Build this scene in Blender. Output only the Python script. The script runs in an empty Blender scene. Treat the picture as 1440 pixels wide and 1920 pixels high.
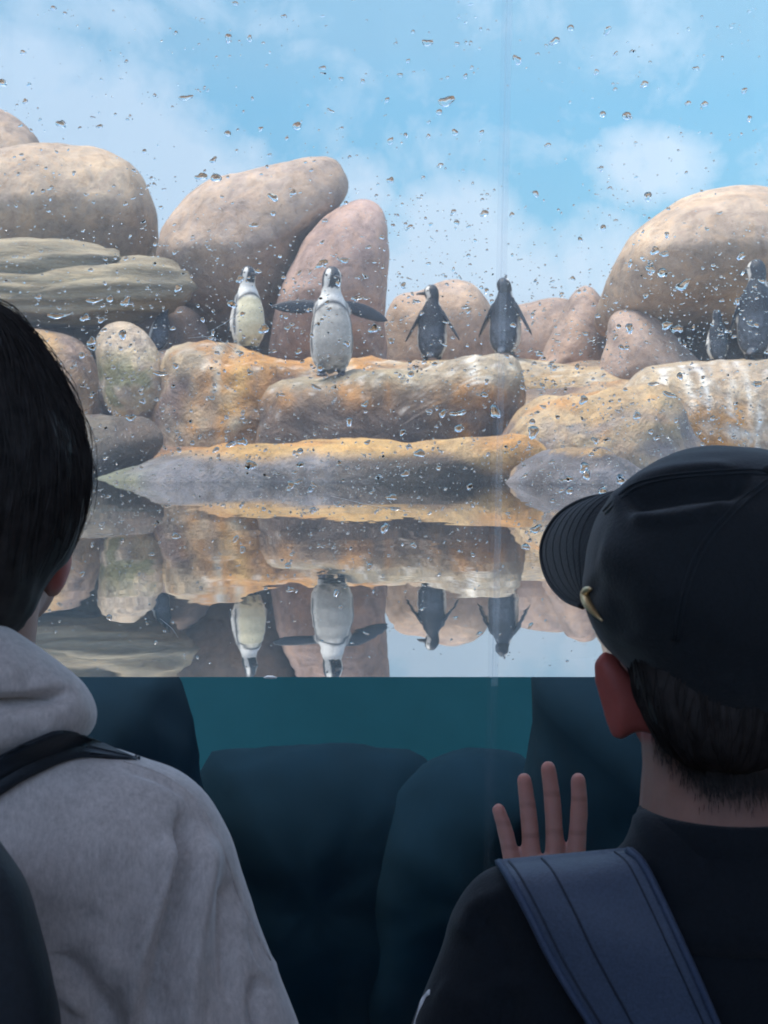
import bpy, bmesh, math, random
from mathutils import Vector, Matrix, noise as mnoise
from mathutils.bvhtree import BVHTree

random.seed(7)
R = math.radians
S = bpy.context.scene
COL = S.collection

# ------------------------------------------------------------------ camera
FPX, CX, CY = 2900.0, 720.0, 960.0
CAMZ = 0.176
PITCH = math.atan(132 / FPX)
CAM = Vector((0, 0, CAMZ))
cam_d = bpy.data.cameras.new('camera')
cam = bpy.data.objects.new('camera', cam_d)
COL.objects.link(cam)
cam.location = CAM
cam.rotation_euler = (R(90) - PITCH, 0, 0)
cam_d.sensor_fit = 'VERTICAL'
cam_d.sensor_height = 36
cam_d.lens = 36 * FPX / 1920
cam_d.clip_start = 0.05
cam_d.clip_end = 500
cam_d.dof.use_dof = True
cam_d.dof.focus_distance = 1.7
cam_d.dof.aperture_fstop = 24
S.camera = cam

# ------------------------------------------------------------------ light
SUN_AZ, SUN_EL = R(-105), R(74)      # azimuth from +Y, clockwise seen from above
world = bpy.data.worlds.new('World')
S.world = world
world.use_nodes = True
wn = world.node_tree
sky_n = wn.nodes.new('ShaderNodeTexSky')
sky_n.sky_type = 'NISHITA'
sky_n.sun_disc = False
sky_n.sun_elevation = SUN_EL
sky_n.sun_rotation = SUN_AZ
sky_n.air_density = 1.0
sky_n.dust_density = 2.0
bg = wn.nodes['Background']
bg.inputs['Strength'].default_value = 0.15
wn.links.new(sky_n.outputs['Color'], bg.inputs['Color'])
sun_d = bpy.data.lights.new('sun', 'SUN')
sun_d.energy = 1.5
sun_d.angle = R(28)
sun_d.color = (1.0, 0.93, 0.82)
sun = bpy.data.objects.new('sun', sun_d)
COL.objects.link(sun)
sdir = Vector((math.sin(SUN_AZ) * math.cos(SUN_EL), math.cos(SUN_AZ) * math.cos(SUN_EL), math.sin(SUN_EL)))
sun.rotation_euler = (-sdir).to_track_quat('-Z', 'Y').to_euler()
sun.location = sdir * 30

S.view_settings.view_transform = 'Standard'
S.view_settings.look = 'None'
S.view_settings.gamma = 1
S.view_settings.use_curve_mapping = False
S.view_settings.exposure = 1.48
S.cycles.use_denoising = True
S.cycles.max_bounces = 12
S.cycles.diffuse_bounces = 4
S.cycles.glossy_bounces = 4
S.cycles.transmission_bounces = 8
S.cycles.transparent_max_bounces = 24
S.cycles.sample_clamp_indirect = 6
S.cycles.caustics_refractive = False

# ------------------------------------------------------------------ helpers
CP, SP = math.cos(PITCH), math.sin(PITCH)


def ray(px, py):
    """direction from the camera through a point of the photograph (y = 1)"""
    a, b = (px - CX) / FPX, -(py - CY) / FPX
    d = Vector((a, CP + b * SP, -SP + b * CP))
    return d / d.y


def W(px, py, d):
    """the place at distance d that the photograph shows there"""
    return CAM + ray(px, py) * d


def tag(o, label=None, cat=None, group=None, kind=None):
    if label: o['label'] = label
    if cat: o['category'] = cat
    if group: o['group'] = group
    if kind: o['kind'] = kind
    return o


def link(name, data, parent=None):
    o = bpy.data.objects.new(name, data)
    COL.objects.link(o)
    if parent: o.parent = parent
    return o


def empty(name, loc=(0, 0, 0)):
    o = link(name, None)
    o.location = loc
    o.empty_display_size = 0.1
    return o


def mesh(name, verts, faces, mat=None, parent=None, smooth=True, cols=None):
    me = bpy.data.meshes.new(name)
    me.from_pydata([tuple(v) for v in verts], [], faces)
    me.validate()
    if smooth:
        me.polygons.foreach_set('use_smooth', [True] * len(me.polygons))
    if mat: me.materials.append(mat)
    if cols: set_col(me, cols)
    me.update()
    o = link(name, me, parent)
    if parent: o.matrix_parent_inverse = Matrix.Translation(-Vector(parent.location)) if parent.type == 'EMPTY' else Matrix()
    return o


def set_col(me, cols, name='col'):
    a = me.color_attributes.new(name, 'FLOAT_COLOR', 'POINT')
    flat = []
    for c in cols: flat += [c[0], c[1], c[2], 1.0]
    a.data.foreach_set('color', flat)


def fbm(p, s=1.0, o=4, H=0.9):
    return mnoise.fractal(Vector(p) * s, H, 2.0, o)      # roughly -1..1


def nz(x, y=0, z=0):
    return mnoise.noise(Vector((x, y, z)))


def lerp(a, b, t):
    t = max(0.0, min(1.0, t))
    return tuple(a[i] + (b[i] - a[i]) * t for i in range(3))


def sstep(a, b, x):
    t = max(0.0, min(1.0, (x - a) / (b - a)))
    return t * t * (3 - 2 * t)


def spline(pts, n, closed=True):
    """Catmull-Rom through pts, n samples evenly spaced"""
    pts = [Vector(p) for p in pts]
    m = len(pts)
    dense = []
    segs = m if closed else m - 1
    for i in range(segs):
        if closed:
            p0, p1, p2, p3 = pts[i - 1], pts[i], pts[(i + 1) % m], pts[(i + 2) % m]
        else:
            p1, p2 = pts[i], pts[i + 1]
            p0 = pts[i - 1] if i else p1 * 2 - p2
            p3 = pts[i + 2] if i + 2 < m else p2 * 2 - p1
        for k in range(16):
            t = k / 16
            dense.append(0.5 * ((2 * p1) + (p2 - p0) * t + (2 * p0 - 5 * p1 + 4 * p2 - p3) * t * t + (3 * p1 - p0 - 3 * p2 + p3) * t ** 3))
    dense.append(dense[0] if closed else pts[-1])
    L = [0]
    for a, b in zip(dense, dense[1:]): L.append(L[-1] + (b - a).length)
    out, j = [], 0
    for i in range(n):
        t = L[-1] * i / (n if closed else n - 1)
        while j < len(L) - 2 and L[j + 1] < t: j += 1
        u = (t - L[j]) / max(1e-9, L[j + 1] - L[j])
        out.append(dense[j].lerp(dense[j + 1], min(1, u)))
    return out


def inflate(outline, d, T, center=None, n=112, m=40, a=1.0, b=1.0, Tb=None, disp=0.0, dscale=1.0, oct=4, seed=0, hook=None):
    """a solid rounded body with the given outline seen from the front, half depth T towards us and Tb behind"""
    Tb = Tb or T
    o2 = spline([Vector((p[0], p[1], 0)) for p in outline], n)
    o3 = [W(p.x, p.y, d) for p in o2]
    if center: c = W(center[0], center[1], d)
    else:
        c = Vector()
        for p in o3: c += p
        c /= n
    ax = (c - CAM).normalized()
    verts, faces = [], []
    for j in range(1, m):
        ph = -math.pi / 2 + math.pi * j / m
        s = max(1e-6, math.cos(ph)) ** a
        sn = math.sin(ph)
        dep = (T if sn < 0 else Tb) * math.copysign(abs(sn) ** b, sn)
        for p in o3: verts.append(c + (p - c) * s + ax * dep)
    f0, f1 = len(verts), len(verts) + 1
    verts += [c - ax * T, c + ax * Tb]
    for j in range(m - 2):
        for i in range(n):
            k = (i + 1) % n
            faces.append((j * n + i, j * n + k, (j + 1) * n + k, (j + 1) * n + i))
    for i in range(n):
        k = (i + 1) % n
        faces.append((f0, k, i))
        faces.append((f1, (m - 2) * n + i, (m - 2) * n + k))
    bm = bmesh.new()
    bv = [bm.verts.new(v) for v in verts]
    for f in faces: bm.faces.new([bv[i] for i in f])
    bmesh.ops.recalc_face_normals(bm, faces=bm.faces)
    bm.normal_update()
    off = Vector((seed * 17.3, seed * 7.7, seed * 3.1))
    new = []
    for v in bm.verts:
        q = v.co.copy()
        if disp: q += v.normal * disp * fbm(v.co + off, dscale, oct)
        if hook:
            h = hook(v.co, v.normal)
            if h: q += v.normal * h
        new.append(q)
    for v, q in zip(bm.verts, new): v.co = q
    bm.normal_update()
    V = [v.co.copy() for v in bm.verts]
    N = [v.normal.copy() for v in bm.verts]
    F = [[v.index for v in f.verts] for f in bm.faces] if False else None
    bm.verts.index_update()
    F = [[v.index for v in f.verts] for f in bm.faces]
    bm.free()
    return V, F, N


def tube(pts, rad, seg=6, closed_ends=True):
    """tube along 3-D points; rad number or list"""
    V, F = [], []
    n = len(pts)
    pts = [Vector(p) for p in pts]
    up = Vector((0.13, 0.7, 0.31)).normalized()
    for i, p in enumerate(pts):
        t = (pts[min(n - 1, i + 1)] - pts[max(0, i - 1)]).normalized()
        u = t.cross(up)
        if u.length < 1e-4: u = t.cross(Vector((1, 0, 0)))
        u.normalize(); w = t.cross(u)
        r = rad[i] if isinstance(rad, (list, tuple)) else rad
        for k in range(seg):
            an = 2 * math.pi * k / seg
            V.append(p + u * (r * math.cos(an)) + w * (r * math.sin(an)))
    for i in range(n - 1):
        for k in range(seg):
            l = (k + 1) % seg
            F.append((i * seg + k, i * seg + l, (i + 1) * seg + l, (i + 1) * seg + k))
    if closed_ends:
        F.append(tuple(range(seg))[::-1]); F.append(tuple((n - 1) * seg + k for k in range(seg)))
    return V, F


class Blob:
    """closed pieces that are fused into one continuous skin"""
    def __init__(self): self.V, self.F = [], []

    def add(self, V, F):
        k = len(self.V)
        self.V += [Vector(v) for v in V]
        self.F += [tuple(i + k for i in f) for f in F]

    def ell(self, c, r, rot=None, nu=20, nv=12):
        V, F = [], []
        M = rot or Matrix.Identity(3)
        c = Vector(c)
        for j in range(1, nv):
            a = math.pi * j / nv
            for i in range(nu):
                b = 2 * math.pi * i / nu
                V.append(c + M @ Vector((r[0] * math.sin(a) * math.cos(b), r[1] * math.sin(a) * math.sin(b), r[2] * math.cos(a))))
        V += [c + M @ Vector((0, 0, r[2])), c + M @ Vector((0, 0, -r[2]))]
        t, bt = len(V) - 2, len(V) - 1
        for j in range(nv - 2):
            for i in range(nu):
                k = (i + 1) % nu
                F.append((j * nu + i, (j + 1) * nu + i, (j + 1) * nu + k, j * nu + k))
        for i in range(nu):
            k = (i + 1) % nu
            F.append((t, i, k)); F.append((bt, (nv - 2) * nu + k, (nv - 2) * nu + i))
        self.add(V, F)

    def cap(self, pts, rad, seg=14):
        """tapered limb through pts with round ends"""
        pts = [Vector(p) for p in pts]
        rad = list(rad) if isinstance(rad, (list, tuple)) else [rad] * len(pts)
        P, Q = [], []
        d0 = (pts[0] - pts[1]).normalized(); d1 = (pts[-1] - pts[-2]).normalized()
        for k in (0.98, 0.8, 0.5):
            P.append(pts[0] + d0 * rad[0] * k); Q.append(rad[0] * math.sqrt(1 - k * k))
        P += pts; Q += rad
        for k in (0.5, 0.8, 0.98):
            P.append(pts[-1] + d1 * rad[-1] * k); Q.append(rad[-1] * math.sqrt(1 - k * k))
        self.add(*tube(P, Q, seg))

    def build(self, name, voxel, mat=None, parent=None, smooth=6, colfn=None):
        me = bpy.data.meshes.new(name)
        me.from_pydata([tuple(v) for v in self.V], [], self.F)
        bm = bmesh.new(); bm.from_mesh(me)
        bmesh.ops.recalc_face_normals(bm, faces=bm.faces)
        bm.to_mesh(me); bm.free()
        tmp = bpy.data.objects.new('tmp', me)
        COL.objects.link(tmp)
        md = tmp.modifiers.new('r', 'REMESH'); md.mode = 'VOXEL'; md.voxel_size = voxel
        ms = tmp.modifiers.new('s', 'SMOOTH'); ms.factor = 0.5; ms.iterations = smooth
        dg = bpy.context.evaluated_depsgraph_get()
        nm = bpy.data.meshes.new_from_object(tmp.evaluated_get(dg))
        bpy.data.objects.remove(tmp); bpy.data.meshes.remove(me)
        nm.name = name
        nm.polygons.foreach_set('use_smooth', [True] * len(nm.polygons))
        nm.materials.clear()
        if mat: nm.materials.append(mat)
        if colfn:
            set_col(nm, [colfn(v.co, v.normal) for v in nm.vertices])
        o = link(name, nm, parent)
        if parent and parent.type == 'EMPTY': o.matrix_parent_inverse = Matrix.Translation(-Vector(parent.location))
        return o


def bvh_of(objs):
    V, F = [], []
    for o in objs:
        k = len(V)
        V += [v.co.copy() for v in o.data.vertices]
        F += [[i + k for i in p.vertices] for p in o.data.polygons]
    return BVHTree.FromPolygons(V, F)


def onto(bvh, px, py, lift=0.0, default=None):
    """the point of a body that the photograph shows there, lifted a little off its surface"""
    d = ray(px, py).normalized()
    h, n, i, t = bvh.ray_cast(CAM, d)
    if h is None:
        return W(px, py, default) if default else None
    if n.dot(d) > 0: n = -n
    return h + n * lift


GLASS_IN, GLASS_OUT = 1.11, 1.15
# ------------------------------------------------------------------ materials
def nt(name):
    m = bpy.data.materials.new(name)
    m.use_nodes = True
    t = m.node_tree
    return m, t, t.nodes['Principled BSDF'], t.nodes['Material Output']


def N_(t, typ, **kw):
    n = t.nodes.new(typ)
    for k, v in kw.items():
        if k in n.inputs: n.inputs[k].default_value = v
        else: setattr(n, k, v)
    return n


def math_(t, op, a, b=None, clamp=False):
    n = t.nodes.new('ShaderNodeMath'); n.operation = op; n.use_clamp = clamp
    for i, v in enumerate((a, b)):
        if v is None: continue
        if isinstance(v, (int, float)): n.inputs[i].default_value = v
        else: t.links.new(v, n.inputs[i])
    return n.outputs[0]


def mixc(t, fac, a, b, blend='MIX'):
    n = t.nodes.new('ShaderNodeMix'); n.data_type = 'RGBA'; n.blend_type = blend
    for s, v in ((n.inputs[0], fac), (n.inputs[6], a), (n.inputs[7], b)):
        if isinstance(v, (int, float)): s.default_value = v
        elif isinstance(v, tuple): s.default_value = (*v, 1) if len(v) == 3 else v
        else: t.links.new(v, s)
    return n.outputs[2]


def ramp(t, src, stops):
    n = t.nodes.new('ShaderNodeValToRGB')
    e = n.color_ramp.elements
    while len(e) < len(stops): e.new(0.5)
    for x, (p, c) in zip(e, stops):
        x.position = p; x.color = (*c, 1) if len(c) == 3 else c
    t.links.new(src, n.inputs[0])
    return n.outputs[0]


def noise_n(t, scale, detail=4, rough=0.6, coord=None, dist=0.0):
    n = N_(t, 'ShaderNodeTexNoise', Scale=scale, Detail=detail, Roughness=rough, Distortion=dist)
    if coord is None:
        coord = N_(t, 'ShaderNodeTexCoord').outputs['Object']
    t.links.new(coord, n.inputs['Vector'])
    return n.outputs['Fac']


def schlick(t, f0, power, normal=None):
    g = N_(t, 'ShaderNodeNewGeometry')
    dot = N_(t, 'ShaderNodeVectorMath', operation='DOT_PRODUCT')
    t.links.new(normal or g.outputs['Normal'], dot.inputs[0]); t.links.new(g.outputs['Incoming'], dot.inputs[1])
    c = math_(t, 'ABSOLUTE', dot.outputs['Value'])
    x = math_(t, 'POWER', math_(t, 'SUBTRACT', 1.0, c, True), power)
    return math_(t, 'ADD', math_(t, 'MULTIPLY', x, 1 - f0), f0, True)


def mat_rock(name, grain=22.0, bump=0.35, rough=0.78, stretch=None):
    m, t, b, out = nt(name)
    at = N_(t, 'ShaderNodeVertexColor', layer_name='col')
    tc = N_(t, 'ShaderNodeTexCoord').outputs['Object']
    if stretch:
        mp = N_(t, 'ShaderNodeMapping'); mp.inputs['Scale'].default_value = stretch
        t.links.new(tc, mp.inputs[0]); tc = mp.outputs[0]
    n1 = noise_n(t, grain * 0.22, 6, 0.62, tc, 0.3)
    n2 = noise_n(t, grain, 7, 0.7, tc, 0.2)
    n3 = noise_n(t, grain * 4.5, 3, 0.6, tc)
    v1 = ramp(t, n1, [(0.28, (0.66, 0.64, 0.64)), (0.5, (0.98, 0.97, 0.96)), (0.72, (1.25, 1.24, 1.2))])
    v2 = ramp(t, n2, [(0.30, (0.50, 0.47, 0.46)), (0.5, (1, 1, 1)), (0.70, (1.30, 1.28, 1.25))])
    n4 = noise_n(t, grain * 0.55, 5, 0.7, tc, 1.6)
    v4 = ramp(t, n4, [(0.30, (0.80, 0.74, 0.74)), (0.47, (1, 1, 1)), (0.56, (1.08, 0.98, 0.86)), (0.72, (1.20, 1.19, 1.16))])
    c = mixc(t, 1.0, at.outputs['Color'], v1, 'MULTIPLY')
    c = mixc(t, 0.9, c, v4, 'MULTIPLY')
    c = mixc(t, 0.8, c, v2, 'MULTIPLY')
    pit = ramp(t, n3, [(0.30, (0.55, 0.53, 0.52)), (0.40, (1, 1, 1))])
    c = mixc(t, 0.6, c, pit, 'MULTIPLY')
    t.links.new(c, b.inputs['Base Color'])
    b.inputs['Roughness'].default_value = rough
    b.inputs['Specular IOR Level'].default_value = 0.3
    h = math_(t, 'ADD', math_(t, 'MULTIPLY', n2, 1.0), math_(t, 'MULTIPLY', n3, 0.35))
    h = math_(t, 'ADD', math_(t, 'ADD', h, math_(t, 'MULTIPLY', n1, 2.5)), math_(t, 'MULTIPLY', n4, 1.2))
    bp = N_(t, 'ShaderNodeBump', Strength=bump, Distance=0.03)
    t.links.new(h, bp.inputs['Height']); t.links.new(bp.outputs[0], b.inputs['Normal'])
    return m


def mat_plain(name, col, rough=0.7, var=0.15, scale=40, bump=0.0, spec=0.3, sheen=0.0, coord='Object', metal=0.0, sss=0.0):
    m, t, b, out = nt(name)
    tc = N_(t, 'ShaderNodeTexCoord').outputs[coord]
    n = noise_n(t, scale, 5, 0.65, tc)
    lo = tuple(c * (1 - var) for c in col); hi = tuple(c * (1 + var) for c in col)
    t.links.new(ramp(t, n, [(0.3, lo), (0.7, hi)]), b.inputs['Base Color'])
    b.inputs['Roughness'].default_value = rough
    b.inputs['Specular IOR Level'].default_value = spec
    b.inputs['Metallic'].default_value = metal
    b.inputs['Sheen Weight'].default_value = sheen
    b.inputs['Sheen Roughness'].default_value = 0.5
    if sss:
        b.inputs['Subsurface Weight'].default_value = sss
        b.inputs['Subsurface Radius'].default_value = (0.012, 0.004, 0.002)
        b.inputs['Subsurface Scale'].default_value = 1.0
    if bump:
        bp = N_(t, 'ShaderNodeBump', Strength=bump, Distance=0.002)
        t.links.new(n, bp.inputs['Height']); t.links.new(bp.outputs[0], b.inputs['Normal'])
    return m


M = {}
M['rock'] = mat_rock('artificial_rock', 9, 0.38)
M['slab'] = mat_rock('layered_rock', 16, 0.55, 0.8, (0.45, 0.6, 2.6))
M['ledge'] = mat_rock('stained_rock', 15, 0.8, 0.6)


def mat_vcol(name, rough=0.6, var=0.25, scale=60, spec=0.3, bump=0.2):
    m, t, b, out = nt(name)
    at = N_(t, 'ShaderNodeVertexColor', layer_name='col')
    n = noise_n(t, scale, 4, 0.7)
    c = mixc(t, var, at.outputs['Color'], ramp(t, n, [(0.3, (0.35, 0.35, 0.35)), (0.65, (1.15, 1.15, 1.15))]), 'MULTIPLY')
    t.links.new(c, b.inputs['Base Color'])
    b.inputs['Roughness'].default_value = rough
    b.inputs['Specular IOR Level'].default_value = spec
    bp = N_(t, 'ShaderNodeBump', Strength=bump, Distance=0.003)
    t.links.new(n, bp.inputs['Height']); t.links.new(bp.outputs[0], b.inputs['Normal'])
    return m


M['plumage'] = mat_vcol('penguin_plumage', 0.55, 0.35, 70)
M['beak'] = mat_plain('beak_horn', (0.03, 0.028, 0.03), 0.4)
M['foot'] = mat_plain('penguin_foot', (0.06, 0.055, 0.06), 0.55)


def mat_pane():
    m, t, b, out = nt('acrylic_pane')
    t.nodes.remove(b)
    tc = N_(t, 'ShaderNodeTexCoord').outputs['Object']
    tr = N_(t, 'ShaderNodeBsdfTransparent'); tr.inputs[0].default_value = (0.975, 0.99, 0.988, 1)
    gl = N_(t, 'ShaderNodeBsdfGlossy', Roughness=0.0)
    df = N_(t, 'ShaderNodeBsdfTranslucent'); df.inputs[0].default_value = (0.85, 0.9, 0.92, 1)
    mx = N_(t, 'ShaderNodeMixShader'); t.links.new(schlick(t, 0.006, 5), mx.inputs[0])
    t.links.new(tr.outputs[0], mx.inputs[1]); t.links.new(gl.outputs[0], mx.inputs[2])
    n = noise_n(t, 5, 5, 0.7, tc, 0.6)
    sz = N_(t, 'ShaderNodeSeparateXYZ'); t.links.new(tc, sz.inputs[0])
    dry = math_(t, 'GREATER_THAN', sz.outputs[2], 0.0)          # below the waterline the pane is wet and clear
    grime = math_(t, 'MULTIPLY', math_(t, 'ADD', math_(t, 'MULTIPLY', n, 0.11), 0.045), math_(t, 'MULTIPLY', dry, math_(t, 'GREATER_THAN', sz.outputs[1], GLASS_OUT - 0.002)))
    m2 = N_(t, 'ShaderNodeMixShader'); t.links.new(grime, m2.inputs[0])
    t.links.new(mx.outputs[0], m2.inputs[1]); t.links.new(df.outputs[0], m2.inputs[2])
    t.links.new(m2.outputs[0], out.inputs[0])
    return m


def mat_seam():
    m, t, b, out = nt('clear_joint')
    t.nodes.remove(b)
    tr = N_(t, 'ShaderNodeBsdfTransparent'); tr.inputs[0].default_value = (0.93, 0.95, 0.96, 1)
    gl = N_(t, 'ShaderNodeBsdfGlossy', Roughness=0.15)
    df = N_(t, 'ShaderNodeBsdfTranslucent'); df.inputs[0].default_value = (0.8, 0.84, 0.86, 1)
    m1 = N_(t, 'ShaderNodeMixShader')
    sz = N_(t, 'ShaderNodeSeparateXYZ'); t.links.new(N_(t, 'ShaderNodeTexCoord').outputs['Object'], sz.inputs[0])
    t.links.new(math_(t, 'ADD', math_(t, 'MULTIPLY', math_(t, 'GREATER_THAN', sz.outputs[2], 0.0), 0.11), 0.015), m1.inputs[0])
    t.links.new(tr.outputs[0], m1.inputs[1]); t.links.new(df.outputs[0], m1.inputs[2])
    m2 = N_(t, 'ShaderNodeMixShader'); m2.inputs[0].default_value = 0.015
    t.links.new(m1.outputs[0], m2.inputs[1]); t.links.new(gl.outputs[0], m2.inputs[2])
    t.links.new(m2.outputs[0], out.inputs[0])
    return m


def mat_drop():
    m, t, b, out = nt('water_drop')
    t.nodes.remove(b)
    g = N_(t, 'ShaderNodeBsdfGlass', Roughness=0.0, IOR=1.33)
    t.links.new(g.outputs[0], out.inputs[0])
    return m


def mat_water():
    m, t, b, out = nt('pond_water')
    t.nodes.remove(b)
    tc = N_(t, 'ShaderNodeTexCoord').outputs['Object']
    mp = N_(t, 'ShaderNodeMapping'); mp.inputs['Scale'].default_value = (1.0, 0.55, 1.0)
    t.links.new(tc, mp.inputs[0])
    n1 = noise_n(t, 1.6, 2, 0.5, mp.outputs[0], 0.3)
    n2 = noise_n(t, 9.0, 2, 0.5, mp.outputs[0], 0.2)
    h = math_(t, 'ADD', n1, math_(t, 'MULTIPLY', n2, 0.10))
    bp = N_(t, 'ShaderNodeBump', Strength=1.0, Distance=0.0026)
    t.links.new(h, bp.inputs['Height'])
    g = N_(t, 'ShaderNodeNewGeometry')
    sep = N_(t, 'ShaderNodeSeparateXYZ'); t.links.new(g.outputs['True Normal'], sep.inputs[0])
    top = math_(t, 'GREATER_THAN', math_(t, 'ABSOLUTE', sep.outputs[2]), 0.5)
    fr = math_(t, 'MULTIPLY', schlick(t, 0.03, 1.4, bp.outputs[0]), top)
    tr = N_(t, 'ShaderNodeBsdfTransparent')
    gl = N_(t, 'ShaderNodeBsdfGlossy', Roughness=0.0)
    t.links.new(bp.outputs[0], gl.inputs['Normal'])
    mx = N_(t, 'ShaderNodeMixShader'); t.links.new(fr, mx.inputs[0])
    t.links.new(tr.outputs[0], mx.inputs[1]); t.links.new(gl.outputs[0], mx.inputs[2])
    t.links.new(mx.outputs[0], out.inputs['Surface'])
    va = N_(t, 'ShaderNodeVolumeAbsorption', Density=0.30); va.inputs[0].default_value = (0.26, 0.66, 0.76, 1)
    t.links.new(va.outputs[0], out.inputs['Volume'])
    return m


def mat_mural():
    """painted sky wall: blue with soft white clouds"""
    m, t, b, out = nt('painted_sky')
    tc = N_(t, 'ShaderNodeTexCoord').outputs['Object']
    sp = N_(t, 'ShaderNodeSeparateXYZ'); t.links.new(tc, sp.inputs[0])
    blue = ramp(t, math_(t, 'MULTIPLY', sp.outputs[2], 1 / 6.0, True),
                [(0.10, (0.48, 0.71, 0.77)), (0.36, (0.30, 0.60, 0.72)), (0.56, (0.27, 0.57, 0.71)), (0.66, (0.33, 0.58, 0.69)), (1.0, (0.38, 0.59, 0.68))])
    # cloud banks: soft ellipses torn by noise
    wob = noise_n(t, 0.9, 6, 0.62, tc, 0.4)
    fine = noise_n(t, 2.6, 5, 0.6, tc, 0.3)
    tot = None
    D = 15.0
    for (px, py, rx, rz, amp) in CLOUDS:
        p = W(px, py, D)
        kx, kz = D / FPX * rx, D / FPX * rz
        dx = math_(t, 'DIVIDE', math_(t, 'SUBTRACT', sp.outputs[0], p.x), kx)
        dz = math_(t, 'DIVIDE', math_(t, 'SUBTRACT', sp.outputs[2], p.z), kz)
        r2 = math_(t, 'ADD', math_(t, 'MULTIPLY', dx, dx), math_(t, 'MULTIPLY', dz, dz))
        v = math_(t, 'MULTIPLY', math_(t, 'SUBTRACT', 1.0, r2, True), amp)
        tot = v if tot is None else math_(t, 'MAXIMUM', tot, v)
    e = math_(t, 'ADD', tot, math_(t, 'MULTIPLY', math_(t, 'SUBTRACT', wob, 0.5), 1.7))
    e = math_(t, 'ADD', e, math_(t, 'MULTIPLY', math_(t, 'SUBTRACT', fine, 0.5), 0.5))
    mask = ramp(t, e, [(0.04, (0, 0, 0)), (0.32, (0.55, 0.55, 0.55)), (0.66, (1, 1, 1))])
    c = mixc(t, math_(t, 'MULTIPLY', mask, 0.95), blue, (0.70, 0.81, 0.84))
    t.links.new(c, b.inputs['Base Color'])
    b.inputs['Roughness'].default_value = 0.9
    b.inputs['Specular IOR Level'].default_value = 0.1
    return m


CLOUDS = [(150, 300, 330, 190, 0.9), (20, 180, 220, 130, 0.75), (330, 380, 190, 170, 0.9), (430, 330, 120, 80, 0.6), (680, 360, 70, 90, 0.7), (860, 470, 180, 150, 1.0),
          (850, 560, 330, 170, 0.95), (1210, 320, 150, 90, 0.85), (1120, 520, 130, 150, 0.75), (1700, 330, 350, 150, 0.8), (-500, 300, 400, 220, 0.9), 
          (2200, 450, 400, 200, 0.9), (-1200, 420, 500, 200, 0.8), (300, 20, 500, 60, 0.35)]

M['pane'] = mat_pane(); M['seam'] = mat_seam(); M['drop'] = mat_drop(); M['water'] = mat_water(); M['mural'] = mat_mural()

# ------------------------------------------------------------------ setting: exhibit
FLOOR = -1.12
GLASS_IN, GLASS_OUT = 1.11, 1.15


def box(V, F, x0, x1, y0, y1, z0, z1):
    k = len(V)
    V += [Vector(p) for p in ((x0, y0, z0), (x1, y0, z0), (x1, y1, z0), (x0, y1, z0), (x0, y0, z1), (x1, y0, z1), (x1, y1, z1), (x0, y1, z1))]
    F += [tuple(i + k for i in f) for f in ((0, 3, 2, 1), (4, 5, 6, 7), (0, 1, 5, 4), (1, 2, 6, 5), (2, 3, 7, 6), (3, 0, 4, 7))]


def boxes(name, lst, mat, parent=None):
    V, F = [], []
    for b in lst: box(V, F, *b)
    return mesh(name, V, F, mat, parent, smooth=False)


# terrain round the building
g = mesh('ground', [(-150, -150, -2.75), (150, -150, -2.75), (150, 150, -2.75), (-150, 150, -2.75)], [(0, 1, 2, 3)],
         mat_plain('earth', (0.12, 0.10, 0.08), 0.9, 0.3, 1.5), smooth=False)
tag(g, kind='structure')

# painted sky wall, curving round the back of the exhibit
V, F = [], []
for i in range(49):
    a = R(-75 + 150 * i / 48)
    x, y = 16 * math.sin(a), -1.0 + 16 * math.cos(a)
    for (dy, z) in ((0, -1.0), (0, 7.5), (0.25, 7.5), (0.25, -1.0)):
        V.append((x * (1 + dy / 16), y + dy * math.cos(a), z))
for i in range(48):
    for k in range(4):
        l = (k + 1) % 4
        F.append((i * 4 + k, i * 4 + l, (i + 1) * 4 + l, (i + 1) * 4 + k))
sky = mesh('sky', V, F, M['mural'], smooth=False)
tag(sky, kind='structure')

M['pond_wall'] = mat_plain('pond_paint', (0.125, 0.25, 0.25), 0.8, 0.12, 1.2)
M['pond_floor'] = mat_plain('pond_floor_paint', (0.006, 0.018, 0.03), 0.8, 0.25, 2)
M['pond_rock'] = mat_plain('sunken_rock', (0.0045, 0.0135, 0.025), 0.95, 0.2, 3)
tag(boxes('pond_wall', [(-7, 7, 6.6, 6.9, -2.7, -0.12), (-7.3, -7, 1.2, 9, -2.7, -0.12), (7, 7.3, 1.2, 9, -2.7, -0.12)], M['pond_wall']), kind='structure')
tag(boxes('pond_floor', [(-7, 7, 1.13, 6.6, -2.72, -2.6)], M['pond_floor']), kind='structure')

# water: one closed body, its top the pond surface
V, F = [], []
box(V, F, -6.98, 6.98, GLASS_OUT + 0.001, 9.0, -2.59, 0.0)
tag(mesh('water', V, F, M['water'], smooth=False), kind='structure')


def terrain_z(x, y):
    prof = [(6.6, -0.5), (7.1, -0.25), (7.5, -0.06), (7.9, 0.04), (8.3, 0.12), (9.0, 0.33), (9.6, 0.60), (10, 0.67), (11, 0.72), (16, 0.72)]
    sh = 0.25 * nz(x * 0.8, 3.3) + (0.35 if x < -1.2 else 0.0) * sstep(-1.0, -1.6, x)
    yy = y - sh
    z = prof[0][1]
    for (a, za), (b, zb) in zip(prof, prof[1:]):
        if a <= yy <= b: z = za + (zb - za) * (yy - a) / (b - a)
    if yy > 16: z = 0.72
    return z + 0.045 * fbm((x, y, 0), 2.2, 4)


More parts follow.
